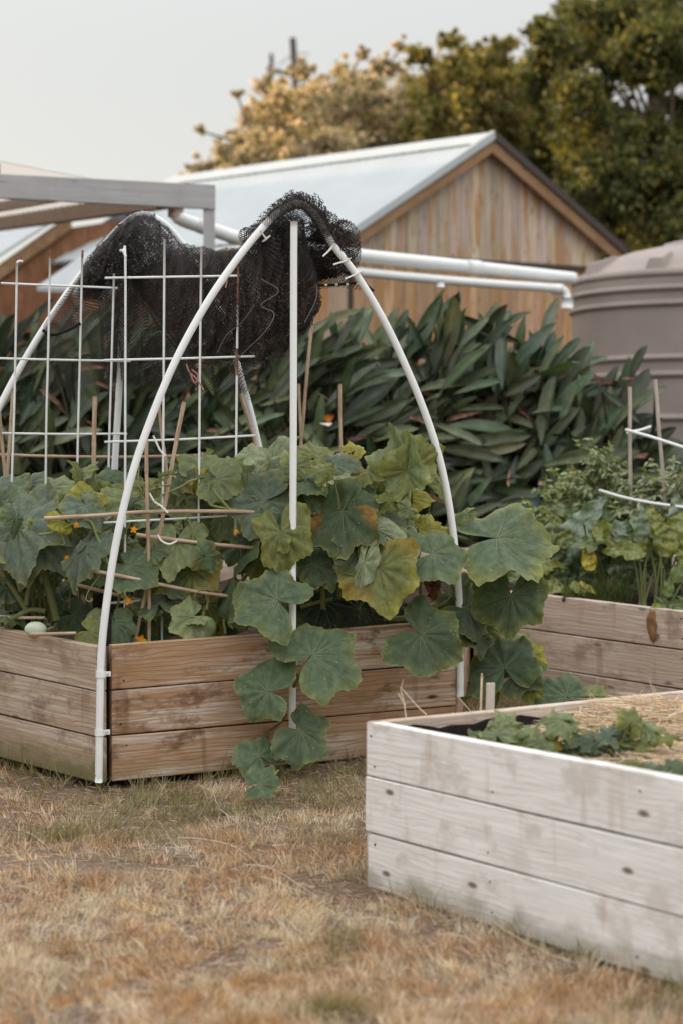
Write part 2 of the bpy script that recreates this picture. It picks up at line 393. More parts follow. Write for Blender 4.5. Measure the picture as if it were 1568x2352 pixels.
# front bed: long pale face from corner FC toward the camera, far side going back to the right
FC = P(841, 2038, 7.62); u1 = unit([.889, -1.51]); v1 = unit([1.28, .93])
FE = FC + np.array([*(u1 * 2.7), 0.012]); FH = FC + np.array([*(v1 * 2.3), .02]); FG = FH + np.array([*(u1 * 2.7), 0.01])
def fmound(x, y):
    q = np.stack([x - FC[0], y - FC[1]], -1); a = q @ u1; b = q @ v1
    return .055 * sstep(.35, 1.3, b + .25 * a) + .05 * np.exp(-((a - .1) ** 2 + (b - 1.15) ** 2) / .12)
bed_f = bed('pale bleached timber bed with straw mulch and seedlings, nearest of the beds', [FC, FE, FG, FH], [M['bed_white'], M['bed_white'], M['bed_grey'], M['bed_mid']],
            ext=[(0, 0), (.05, .0), (.05, .05), (.05, .0)], soil_z=.475, screws=[(.045, .78, 1.55), (), (), ()], mound=fmound)
lb = MB()   # black plastic lining showing under the rim of the far and end walls
for a, b, dr in ((FH, FC, -v1), (FG, FH, -u1)):
    d = unit((b - a)[:2]); inw = np.array([-d[1], d[0], 0]); sl = np.array([*d, 0]); Ln = np.linalg.norm((b - a)[:2]); rows = []
    for k in range(40):
        p = a + sl * (.06 + (Ln - .12) * k / 39) + inw * (.058 + .004 * math.sin(k * 1.3)); tz = .548 + .008 * math.sin(k * .7) + .006 * math.sin(k * 2.1)
        rows.append([p + [0, 0, .30], p + [0, 0, tz], p + inw * .006 + [0, 0, tz - .002], p + inw * .008 + [0, 0, .30]])
    lb.grid(rows)
lb.build('liner', M['liner'], bed_f)
R1 = P(1087, 1590, 12.1); R1[2] = .228; R2 = P(1568, 1600, 10.8); R2[2] = .178
du = unit((R2 - R1)[:2]); R2b = R1 + (R2 - R1) / np.linalg.norm((R2 - R1)[:2]) * 2.5; R4 = np.array([.945, 15.1, .40]); R3 = R2b + np.array([.25, 3.0, .19])
bed_r = bed('tan timber bed of chard and tomatoes behind the pale bed', [R1, R2b, R3, R4], [M['bed_mid'], M['bed_mid'], M['bed_mid'], M['bed_brown']],
            ext=[(0, 0), (.05, 0), (.05, .05), (.05, .0)], soil_z=.5, screws=[(.05, 1.62), (), (), ()])

# ------------------------------------------------------------------ hoops
def catmull(pts, n=8):
    pts = np.asarray(pts, float); q = np.vstack([2 * pts[0] - pts[1], pts, 2 * pts[-1] - pts[-2]]); out = []
    for i in range(1, len(q) - 2):
        for t in np.linspace(0, 1, n, endpoint=False):
            out.append(.5 * (2 * q[i] + (q[i + 1] - q[i - 1]) * t + (2 * q[i - 1] - 5 * q[i] + 4 * q[i + 1] - q[i + 2]) * t * t + (3 * q[i] - q[i - 1] - 3 * q[i + 1] + q[i + 2]) * t ** 3))
    out.append(pts[-1]); return np.array(out)
def hd(x): return 9.245 + (x - 228) / (1055 - 228) * .62
hp = [(227, 1798), (228.5, 1700), (230, 1600), (233, 1500), (245, 1385), (268, 1240), (302, 1095), (347, 962), (405, 825), (475, 697), (550, 588), (615, 510), (655, 478), (692, 468), (728, 500), (765, 562), (820, 634), (880, 734), (935, 850), (980, 962), (1012, 1068), (1035, 1190), (1050, 1330), (1055, 1450), (1056, 1600)]
hoop3 = catmull([P(x, y, hd(x)) for x, y in hp], 8)
hoop = thing('hoop', P(640, 1760, 9.55), 'white plastic hoop over the front of the brown bed with a pole up its middle', 'garden hoop')
m = MB(); m.tube(hoop3, .0168, 14); m.build('arch', M['pvc'], hoop, True)
cpx = [(671.5, 1722), (672, 1600), (672.5, 1300), (674, 1000), (674.5, 800), (675, 600), (675.5, 508)]
cp3 = catmull([P(x, y, 9.50 if y < 1480 else 9.48) for x, y in cpx], 5)
m = MB(); m.tube(cp3, .0158, 14); m.build('centre_pole', M['pvc'], hoop, True)
clip_src = None
def clip(p, r, side):
    """saddle clip round the pipe with a screwed ear"""
    global clip_src
    if clip_src is None:
        m = MB(); a = np.linspace(0, 2 * PI, 20)
        ring = [[np.array([math.cos(t) * (r + o), math.sin(t) * (r + o), z]) for z, o in ((-.014, .0015), (-.014, .004), (.014, .004), (.014, .0015))] for t in a]
        m.grid(ring, close_v=True); m.box((r, .004, -.011), (r + .03, .008, .011)); m.box((r, -.002, -.013), (r + .004, .012, .013))
        me = m.build('pipe_clip', M['pvc'], hoop); me.location = Vector(p) - Vector(ORIG[hoop.name])
        me.data.transform(Matrix.Translation(Vector(ORIG[hoop.name]))); clip_src = me
        s = MB(); s.tube([(r + .017, .0045, 0), (r + .017, -.002, 0)], .0055, 8); so_ = s.build('screw', M['steel'], hoop)
        so_.data.transform(Matrix.Translation(Vector(ORIG[hoop.name]))); so_.parent = me
        c = me
    else:
        c = clip_src.copy(); col.objects.link(c); c.parent = hoop; c.location = Vector(p) - Vector(ORIG[hoop.name])
        d = clip_src.children[0].copy(); col.objects.link(d); d.parent = c
    c.rotation_euler = (0, 0, math.radians(18)); c.scale = (side, 1, 1) if False else (1, 1, 1)
for px, py, d in ((231, 1549, hd(231)), (229, 1683, hd(229)), (672.4, 1522, 9.482)): clip(P(px, py, d), .0168, 1)
for (x0, y0), (x1, y1), (x2, y2) in (((742, 588), (757, 574), (764, 566)), ((766, 607), (783, 602), (797, 598)), ((792, 640), (806, 634), (822, 628)), ((598, 528), (606, 540), (612, 548))):
    m = MB(); dd = hd(x1) - .03; m.tube(catmull([P(x0, y0, dd - .02), P(x1, y1, dd), P(x2, y2, dd + .01)], 4), .0042, 6)
    a = np.linspace(0, 2 * PI, 15); c = P(x2, y2, hd(x2)); T = unit(P(x2 + 10, y2 + 13, hd(x2)) - c); A = unit(np.cross(T, [0, 1, 0])); B = np.cross(T, A)
    m.tube([c + (A * math.cos(t) + B * math.sin(t)) * .021 for t in a], .003, 6, caps=False)
    m.build('cable_tie', M['tie'], hoop, True)
hoop_b = thing('hoop', P(300, 1300, 10.7), 'white plastic hoop behind, half hidden under the draped black net', 'garden hoop')
def hbd(x): return 10.35 + (x + 60) / 700 * .5
hb = [(-75, 1500), (-70, 1300), (-62, 1120), (-35, 1010), (2, 928), (50, 838), (100, 755), (150, 680), (205, 605), (262, 535), (300, 503), (335, 492), (385, 520), (440, 590), (490, 680), (525, 760), (551, 858), (577, 950), (598, 1040), (612, 1120), (625, 1230), (630, 1400)]
hb3 = catmull([P(x, y, hbd(x)) for x, y in hb], 6)
m = MB(); m.tube(hb3, .0172, 12); m.build('arch', M['pvc'], hoop_b, True)
m = MB(); m.tube(catmull([P(249, 1330, 10.62), P(258, 1165, 10.62), P(266, 1030, 10.6), P(274, 890, 10.58), P(285, 700, 10.55), P(312, 505, 10.52)], 4), .0165, 12); m.build('centre_pole', M['pvc'], hoop_b, True)

# ------------------------------------------------------------------ trellis panels of welded rod
def rodline(m, pts, r=.0055, mat=0): m.tube(catmull([P(*p) for p in pts], 3), r, 7, mat)
def t1(x, o=0): return 9.66 + (x - 288) / 290 * .1 + o
t_f = thing('trellis', P(410, 1440, 9.7), 'white rod trellis in front, its top bar level, one upright rusty at the top', 'trellis')
m = MB()
for v in ([(283, 577), (288, 590), (288, 900), (287, 1425)], [(378, 548), (376, 900), (372, 1480)], [(463, 566), (459, 900), (456, 1300)], [(546.5, 700), (544, 900), (541, 1240)]):
    rodline(m, [(x, y, t1(x)) for x, y in v])
m.tube([P(275, 574, t1(288)), P(283, 576, t1(288)), P(289, 588, t1(288))], .006, 7)
rodline(m, [(548.5, 610, t1(548)), (547.5, 660, t1(548)), (546.5, 702, t1(548))], .0058, 1); rodline(m, [(545, 800, t1(545)), (544.5, 830, t1(545)), (544, 862, t1(545))], .0066, 1)
for h in ([(241, 638), (400, 635.5), (552, 633)], [(238, 827), (420, 823), (587, 818)], [(240, 1015), (420, 1009), (587, 1000)], [(238, 1201), (400, 1192), (522, 1185)], [(250, 1386), (350, 1378), (430, 1372)]):
    rodline(m, [(x, y, t1(x, .011)) for x, y in h])
m.build('rod_grid', [M['rod'], M['rust']], t_f, True)
def t2(x, o=0): return 10.15 + (x - 30) / 240 * .12 + o
t_b = thing('trellis', P(140, 1300, 10.2), 'white rod trellis at the back left, its top bar drooping to the right', 'trellis')
m = MB()
for v in ([(39, 602), (36, 780), (32, 960), (27, 1110), (24, 1320)], [(115, 592), (111, 800), (106, 1000), (104, 1330)], [(189, 592), (183, 850), (178, 1060), (176, 1330)], [(262, 628), (256, 850), (250, 1050), (246, 1340)]):
    rodline(m, [(x, y, t2(x)) for x, y in v])
m.tube([P(53, 600, t2(40)), P(44, 599, t2(40)), P(39, 603, t2(40))], .006, 7)
rodline(m, [(115, 572, t2(115)), (115, 582, t2(115)), (115, 592, t2(115))], .0058, 1); rodline(m, [(190, 574, t2(190)), (189.5, 584, t2(190)), (189, 593, t2(190))], .0058, 1)
for h in ([(2, 650), (120, 655), (270, 661)], [(-30, 822), (120, 826), (300, 829)], [(5, 995), (150, 997), (292, 996)], [(-20, 1165), (120, 1168), (270, 1170)]):
    rodline(m, [(x, y, t2(x, .011)) for x, y in h])
m.build('rod_grid', [M['rod'], M['rust']], t_b, True)

# ------------------------------------------------------------------ bamboo canes
def cane(label, pts, r=.0085, group=None, mat='cane', name='bamboo_cane', cat='bamboo cane'):
    p = catmull([P(*q) for q in pts], 10); n = len(p); L = np.linalg.norm(p[-1] - p[0]); rr = np.full(n, r); wob = random.random() * 6
    # thicken at the nodes
    s = np.linspace(0, L, 4 * n); q = np.stack([np.interp(s, np.linspace(0, L, n), p[:, i]) for i in range(3)], 1)
    nd = (s + wob) % .23; rr = r * (1 + .16 * np.exp(-((nd - .11) / .007) ** 2) - .06 * s / L)
    q = q + np.stack([np.sin(s * 6 + wob), np.zeros_like(s), np.cos(s * 5 + wob)], 1) * .002 * L
    m = MB(); m.tube(q, rr, 9); o = m.build(name, M[mat], None, True); tag(o, label, cat, group or 'bamboo canes in the brown bed'); return o
cane('upright bamboo cane with a flat cut top, left of the tall white arch leg', [(219, 908, 10.0), (216, 1060, 10.0), (211, 1235, 10.0), (207, 1440, 10.0)], .0105)
cane('bamboo cane leaning left, crossing behind the horizontal canes', [(425, 922, 9.62), (400, 1040, 9.62), (365, 1230, 9.6), (309, 1482, 9.58)], .0098)
cane('upright front bamboo cane tied where it crosses the longest level cane', [(337, 1005, 9.56), (338.5, 1130, 9.56), (341, 1300, 9.56), (343, 1490, 9.56)], .0085)
cane('bamboo cane at the left edge of the photo, leaning left', [(-2, 930, 10.5), (5, 1020, 10.5), (13, 1120, 10.5), (22, 1330, 10.5)], .009)
cane('bamboo cane just right of the left edge, standing beside the leaning one', [(30, 898, 10.3), (22, 1010, 10.3), (16, 1110, 10.3), (6, 1330, 10.3)], .009)
cane('thin bamboo cane behind the trellis between two white rods', [(363, 915, 10.4), (372, 1000, 10.4), (384, 1080, 10.4), (400, 1330, 10.4)], .0075)
cane('tall bamboo cane leaning right, just right of the white centre pole', [(722, 690, 10.9), (710, 820, 10.9), (697, 950, 10.9), (688, 1060, 10.9), (680, 1330, 10.9)], .0085)
cane('short bamboo cane tucked against the tall leaning one by the centre pole', [(687, 880, 11.0), (690, 960, 11.0), (694, 1100, 11.0), (697, 1330, 11)], .0075)
cane('bamboo cane standing alone behind the pumpkin leaves right of the centre pole', [(779, 882, 10.9), (781, 950, 10.9), (784, 1040, 10.9), (790, 1330, 10.9)], .0085)
cane('bamboo cane leaning beside the right leg of the rear hoop', [(553, 903, 10.6), (572, 970, 10.6), (590, 1045, 10.6), (625, 1330, 10.6)], .0095)
cane('longest level bamboo cane with its cut end at the left', [(102, 1190, 9.46), (250, 1183, 9.5), (340, 1177, 9.53), (525, 1174, 9.58), (760, 1178, 9.66)], .0092)
cane('level bamboo cane drooping right, tied with a white tie', [(313, 1229, 9.56), (400, 1240, 9.58), (490, 1250, 9.6), (592, 1259, 9.64)], .0092)
cane('slanting bamboo cane below the tied one, crossing the white arch leg', [(207, 1309, 9.46), (300, 1327, 9.5), (380, 1345, 9.54), (458, 1361, 9.56), (640, 1388, 9.7)], .0085)
cane('far level bamboo cane running behind the whole trellis', [(-30, 1043, 10.7), (120, 1047, 10.7), (300, 1050, 10.7), (455, 1047, 10.7)], .0078)
cane('bamboo cane low down behind the white arch leg', [(165, 1341, 9.75), (260, 1365, 9.75), (330, 1380, 9.75), (440, 1390, 9.75)], .0085)
cane('thin bamboo cane lying on the bed rim above the pale squash', [(-20, 1416, 9.85), (40, 1419, 9.8), (104, 1419, 9.75)], .008)
cane('bamboo cane lying low on the bed edge beside the pale squash', [(70, 1457, 9.5), (120, 1456, 9.48), (175, 1454, 9.46)], .0075)
for lab, pts in (('white nylon tie with a loose end knotted round the level cane', [(352, 1000), (362, 1022), (368, 1034), (380, 1047)]), ('white nylon tie curling below the drooping cane', [(362, 1228), (372, 1243), (390, 1250), (408, 1242)]), ('white nylon tie at the crossing of the longest cane', [(343, 1132), (355, 1152), (372, 1164), (386, 1178)])):
    m = MB(); m.tube(catmull([P(x, y, 9.5) for x, y in pts], 6), .0048, 7); tag(m.build('cable_tie', M['tie'], None, True), lab, 'cable tie', 'loose white ties')
# stakes and rods of the right-hand bed
cane('left of the two tall grey stakes in the chard bed', [(1445, 888, 12.2), (1446, 980, 12.2), (1448, 1110, 12.2), (1450, 1330, 12.2)], .0105, 'stakes in the chard bed', 'stake', 'garden_stake', 'stake')
cane('right of the two tall grey stakes in the chard bed', [(1503, 871, 12.0), (1511, 960, 12.0), (1523, 1095, 12.0), (1540, 1330, 12)], .0105, 'stakes in the chard bed', 'stake', 'garden_stake', 'stake')
cane('short stake poking from the tomato plants', [(1354, 1048, 12.6), (1350, 1085, 12.6), (1347, 1125, 12.6), (1340, 1330, 12.6)], .0095, 'stakes in the chard bed', 'stake', 'garden_stake', 'stake')
cane('blue green stake with a pink tip standing in front of the dark leaves', [(1240, 1106, 14.2), (1234, 1150, 14.2), (1222, 1210, 14.2), (1212, 1290, 14.2)], .0115, 'stakes in the chard bed', 'teal', 'garden_stake', 'stake') if False else None
m = MB(); m.tube([P(1240, 1112, 13.6), P(1222, 1215, 13.6), P(1210, 1262, 13.6)], .0115, 9); tk = m.build('garden_stake', plain('teal_paint', (.06, .16, .19), .6, .3, .15, 30), None, True)
tag(tk, 'blue green stake with a pink tip in front of the dark leaves', 'stake'); m = MB(); m.tube([P(1241, 1104, 13.6), P(1240, 1113, 13.6)], [.009, .0135], 9); m.build('tip', plain('pink_cap', (.55, .25, .28), .5), tk, True)
for lab, pts, r in (('upper white rod tied across the two tall stakes', [(1437, 987, 12.1), (1500, 1005, 11.9), (1568, 1027, 11.7), (1640, 1050, 11.5)], .009), ('lower white rod curving through the tomato tops', [(1376, 1126, 12.3), (1430, 1142, 12.1), (1500, 1156, 11.8), (1568, 1165, 11.6), (1640, 1172, 11.4)], .009), ('short white rod crossing behind the left tall stake', [(1440, 993, 12.25), (1468, 988, 12.4), (1493, 980, 12.6)], .008)):
    m = MB(); m.tube(catmull([P(*q) for q in pts], 5), r, 8); tag(m.build('white_rod', M['rod'], None, True), lab, 'rod', 'white rods over the chard bed')

# ------------------------------------------------------------------ black net, bunched over the two hoops
net = thing('garden_net', P(500, 1000, 10.1), 'black garden netting bunched and draped over the tops of the white hoops', 'netting')
def interp(tab, x): tab = np.array(tab, float); return np.interp(x, tab[:, 0], tab[:, 1])
top = [(185, 650), (200, 600), (225, 565), (262, 524), (295, 490), (330, 481), (360, 500), (395, 553), (430, 563), (470, 570), (520, 576), (550, 568), (580, 535), (612, 505), (650, 490), (690, 500), (705, 560), (722, 600), (733, 640)]
bot = [(185, 690), (215, 690), (262, 660), (300, 655), (330, 690), (360, 742), (400, 800), (440, 826), (480, 835), (530, 840), (580, 846), (620, 835), (660, 806), (690, 780), (712, 745), (733, 690)]
dep = [(185, 10.45), (330, 10.55), (450, 10.15), (600, 9.85), (733, 9.82)]
def cr(u, v, s):   # crumple
    return .09 * np.sin(u * 31 + 5 * np.sin(v * 4 + s) + s) + .05 * np.sin(u * 47 - v * 9 + 4 * np.sin(u * 6 + s)) + (.5 * np.sin(u * 9 + 3 * np.sin(v * 2 + s) + s) + .35 * np.sin(u * 17 + 4 * np.sin(v * 3 + s * 2) + 2 * s) + .3 * np.sin(v * 5 + u * 6 + s) + .25 * np.sin(v * 11 - u * 13 + 3 * s))
def bundle(mm, scale, s, nx=120, na=64):
    xs = np.linspace(186, 732, nx); pts = np.zeros((nx, na, 3)); lc = np.zeros((nx, na, 3))
    for i, x in enumerate(xs):
        yt, yb, d = interp(top, x), interp(bot, x), interp(dep, x)
        endf = min(1, (x - 180) / 30, (738 - x) / 30) ** .5
        c = P(x, (yt + yb) / 2, d); h = (yb - yt) / 2 / F * d * scale
        for k in range(na):
            a = 2 * PI * k / na; n = cr(i / nx * 9, a, s)
            r = 1 + .10 * n; rd = .20 * scale * endf * (1 + .28 * n)
            vz = math.cos(a) * h * (1 + .05 * n * (1 if scale > .95 else 1.6))
            pts[i, k] = c + np.array([.018 * n, math.sin(a) * rd, vz])
            lc[i, k] = (x / 500. * 1.05 + .02 * n, a / (2 * PI) * (2.6 * h + .5), 0)
    mm.grid(pts, 0, lc, close_v=True)
for sc0, s0, n0, a0, mt0 in ((1.0, 1.0, 130, 70, 'net_loose'), (.88, 3.3, 110, 60, 'net'), (.66, 5.1, 90, 44, 'net_loose')):
    mm = MB(); bundle(mm, sc0, s0, n0, a0); mm.build('bunched_net', M[mt0], net, True)
# hanging sheets: rows from a top line to a bottom line with folds
def sheet(mm, tl, bl, d0, d1, folds, amp, nx=80, ny=36, seed=0., mat=0, sc_=1.):
    tl = catmull([(x, y, 0) for x, y in tl], 12); bl = catmull([(x, y, 0) for x, y in bl], 12)
    def res(c, n): return np.stack([np.interp(np.linspace(0, 1, n), np.linspace(0, 1, len(c)), c[:, i]) for i in range(2)], 1)
    A, B = res(tl, nx), res(bl, nx); pts = np.zeros((nx, ny, 3)); lc = np.zeros((nx, ny, 3))
    for i in range(nx):
        u = i / (nx - 1)
        for j in range(ny):
            v = j / (ny - 1); x, y = A[i] + (B[i] - A[i]) * v
            d = d0 + (d1 - d0) * u + amp * (.3 + .7 * v) * (math.sin(u * folds * 2 * PI + seed + 1.2 * math.sin(v * 3 + seed)) + .5 * math.sin(u * folds * 4.3 * PI + v * 2 + seed))
            x2 = x + 3 * math.sin(v * 5 + u * folds * 3 + seed)
            pts[i, j] = P(x2, y + 2 * math.sin(u * folds * 6 + seed), d); lc[i, j] = (u * np.linalg.norm(tl[-1, :2] - tl[0, :2]) / 480 * sc_ * 1.3, v * np.linalg.norm(A[i] - B[i]) / 480 * sc_, 0)
    mm.grid(pts, mat, lc)
mm = MB()
sheet(mm, [(330, 490), (262, 534), (200, 600), (140, 690), (98, 752)], [(335, 700), (290, 700), (240, 722), (180, 752), (118, 772)], 10.45, 10.25, 4, .03, seed=.5)
sheet(mm, [(98, 750), (150, 735), (230, 705), (330, 690)], [(132, 884), (165, 890), (205, 880), (262, 872)], 10.3, 10.5, 3, .025, seed=2)
sheet(mm, [(262, 640), (330, 680), (370, 760), (450, 822)], [(262, 876), (320, 880), (400, 884), (470, 896)], 10.55, 10.3, 5, .04, seed=1)
sheet(mm, [(225, 620), (300, 640), (350, 700), (420, 800)], [(230, 874), (300, 884), (380, 890), (420, 884)], 10.75, 10.5, 5, .04, seed=4)
sheet(mm, [(430, 820), (490, 834), (540, 842), (590, 845)], [(420, 880), (470, 894), (530, 898), (566, 900)], 10.1, 10.3, 4, .03, seed=3)
sheet(mm, [(540, 842), (556, 845), (570, 846)], [(558, 905), (570, 915), (575, 922)], 10.6, 10.65, 2, .02, nx=24, seed=2)
sheet(mm, [(395, 552), (440, 566), (500, 573), (550, 566)], [(392, 640), (440, 660), (500, 660), (556, 640)], 10.0, 9.85, 3, .05, seed=2.2)
mm.build('hanging_net', M['net_loose'], net, True)
mm = MB()
sheet(mm, [(215, 600), (270, 640), (320, 690), (380, 770)], [(236, 860), (300, 872), (350, 878), (415, 870)], 10.6, 10.4, 7, .05, 110, 40, seed=6)
sheet(mm, [(330, 520), (270, 560), (215, 620), (160, 690)], [(335, 690), (290, 690), (240, 700), (185, 735)], 10.5, 10.35, 6, .04, seed=9)
mm.build('hanging_net', M['net_loose'], net, True)
# ruffle gathered round the front arch, and the flap with a hem on its right
mm = MB(); i0 = np.argmin(np.linalg.norm(hoop3 - P(606, 520, hd(606)), axis=1)); i1 = np.argmin(np.linalg.norm(hoop3 - P(748, 540, hd(748)), axis=1))
def ruff(idx0, idx1, r0, up, seed, n=150, na=26, mat=0):
    seg = hoop3[idx0:idx1 + 1]; t = np.linspace(0, len(seg) - 1, n); c = np.stack([np.interp(t, np.arange(len(seg)), seg[:, i]) for i in range(3)], 1)
    tan = np.gradient(c, axis=0); tan /= np.linalg.norm(tan, axis=1)[:, None]; pts = np.zeros((n, na, 3)); lc = np.zeros((n, na, 3))
    for i in range(n):
        A = unit(np.cross(tan[i], [0, 1, 0])); A = A if A[2] > 0 else -A
        for k in range(na):
            a = 2 * PI * k / na; ru = math.sin(i * .55 + 2 * math.sin(i * .13 + seed) + seed) * .5 + .5 * math.sin(i * .23 + k * .4 + seed)
            r = r0 * (1 + .22 * ru) + up * max(0, math.cos(a)) ** 1.5 * (.55 + .45 * math.sin(i * .11 + seed)) * math.sin(PI * i / (n - 1)) ** .5
            pts[i, k] = c[i] + A * math.cos(a) * r + np.array([0, 1, 0]) * math.sin(a) * (r0 * (1 + .2 * ru)); lc[i, k] = (i * .006, a * .03 + i * .002, 0)
    mm.grid(pts, mat, lc, close_v=True)
ruff(i0, i1, .0225, .012, .4, mat=1); ruff(i0 + 6, i1 + 3, .025, .02, 2.4, mat=1); ruff(i0 + 2, i1 + 1, .0215, .006, 5.4, mat=0)
def frill(idx0, idx1, h, seed, n=260, nv=9):
    seg = hoop3[idx0:idx1 + 1]; t = np.linspace(0, len(seg) - 1, n); c = np.stack([np.interp(t, np.arange(len(seg)), seg[:, i]) for i in range(3)], 1)
    tan = np.gradient(c, axis=0); tan /= np.linalg.norm(tan, axis=1)[:, None]; pts = np.zeros((n, nv, 3)); lc = np.zeros((n, nv, 3)); r_ = np.random.default_rng(int(seed * 10)); ph = np.cumsum(r_.uniform(.12, .42, n)); hh = np.interp(np.arange(n), np.linspace(0, n, 22), r_.uniform(.35, 1.25, 22))
    for i in range(n):
        A = unit(np.cross(tan[i], [0, 1, 0])); A = A if A[2] > 0 else -A
        for k in range(nv):
            v = k / (nv - 1); H = h * hh[i] * math.sin(PI * min(1, (i + 4) / n)) ** .4
            pts[i, k] = c[i] + A * (.012 + H * v) + np.array([0, 1, 0]) * (.034 * v * math.sin(ph[i])) + tan[i] * .022 * v * math.cos(ph[i] * 1.3 + v * 2); lc[i, k] = (i * .0045, v * H * 1.2, 0)
    mm.grid(pts, 1, lc)
frill(i0 - 4, i1 + 4, .05, 1.); frill(i0, i1 + 6, .036, 2.); frill(i0 + 8, i1 + 8, .06, 3.)
i2 = np.argmin(np.linalg.norm(hoop3 - P(838, 650, hd(838)), axis=1))
mm.build('ruffle', [M['net'], M['net_loose']], net, True)
mm = MB()
def puff(cx_, cy_, rx, ry, d, s, rd=.1, mat=0):
    n1, n2 = 46, 32; pts = np.zeros((n1, n2, 3)); lc = np.zeros((n1, n2, 3))
    for i in range(n1):
        a = PI * (i + .02) / (n1 - .96)
        for k in range(n2):
            b = 2 * PI * k / n2; n = cr(a * 3, b, s); r = 1 + .11 * n
            pts[i, k] = P(cx_ + rx * math.sin(a) * math.cos(b) * r, cy_ - ry * math.cos(a) * r, d + rd * math.sin(a) * math.sin(b) * (1 + .3 * n)); lc[i, k] = (b * .05 * rx / 40, a * ry / 500 * 1.6, 0)
    mm.grid(pts, mat, lc, close_v=True)
puff(650, 500, 36, 26, 9.74, 31., .07); puff(700, 490, 40, 24, 9.76, 32., .07); puff(748, 520, 36, 34, 9.78, 33., .08); puff(612, 530, 26, 30, 9.72, 34., .06); puff(788, 556, 40, 50, 9.83, 1., .12); puff(760, 575, 50, 60, 9.86, 2., .13); puff(722, 580, 46, 64, 9.86, 4., .13); puff(798, 580, 30, 48, 9.86, 6., .1); puff(640, 560, 50, 62, 9.87, 11., .12); puff(590, 560, 30, 44, 9.78, 5., .08); puff(566, 540, 18, 18, 9.72, 3., .04)
mm.build('gathered_net', M['net_loose'], net, True); mm = MB(); puff(740, 585, 46, 54, 9.86, 21., .09); puff(650, 575, 36, 50, 9.88, 23., .08); mm.build('gathered_net', M['net'], net, True)
mm = MB(); sheet(mm, [(690, 560), (740, 590), (790, 610), (830, 635)], [(690, 648), (740, 660), (800, 662), (858, 668)], 9.9, 9.78, 3, .02, seed=1, sc_=1); sheet(mm, [(700, 580), (760, 600), (815, 620)], [(690, 650), (750, 655), (830, 655)], 9.95, 9.85, 4, .02, seed=4)
mm.build('flap', M['net_loose'], net, True)
mm = MB()
for pts, d, r in (([(690, 653), (740, 655), (790, 652), (830, 650), (858, 668)], 9.76, .006), ([(98, 758), (120, 768), (150, 760), (185, 742)], 10.22, .008), ([(325, 690), (350, 725), (385, 775), (430, 822), (470, 834)], 9.95, .0035)):
    p = catmull([P(x, y, d) for x, y in pts], 8); mm = MB(); mm.tube(p, r, 6); mm.build('hem', M['liner'], net, True)
mm = MB()
for k in range(5):
    x = 725 + k * 24; c = P(x, 654.5 - .8 * k, 9.745); mm = MB(); mm.box(c - [.006, .002, .004], c + [.006, .002, .004]); mm.build('hem_tag', M['tie'], net)
EDGE = plain('net_selvedge', (.16, .15, .15), .7)
mm = MB()
for pts in ([(600, 640), (640, 668), (600, 700), (630, 720), (610, 760), (570, 800), (530, 838)], [(585, 700), (555, 740), (520, 770), (500, 810)], [(700, 740), (725, 690), (728, 655)]):
    mm = MB(); mm.tube(catmull([P(x, y, interp(dep, x) - .235) for x, y in pts], 8), .0022, 5); mm.build('selvedge', EDGE, net, True)
mm = MB()
for pts in ([(428, 835), (436, 855), (452, 870), (468, 895)], [(436, 855), (448, 880), (455, 862), (440, 848)], [(520, 612), (522, 640), (519, 660)], [(652, 651), (680, 655), (706, 660)]):
    mm = MB(); mm.tube(catmull([P(x, y, 9.7) for x, y in pts], 6), .0035, 6); mm.build('twine', M['twine'], net, True)
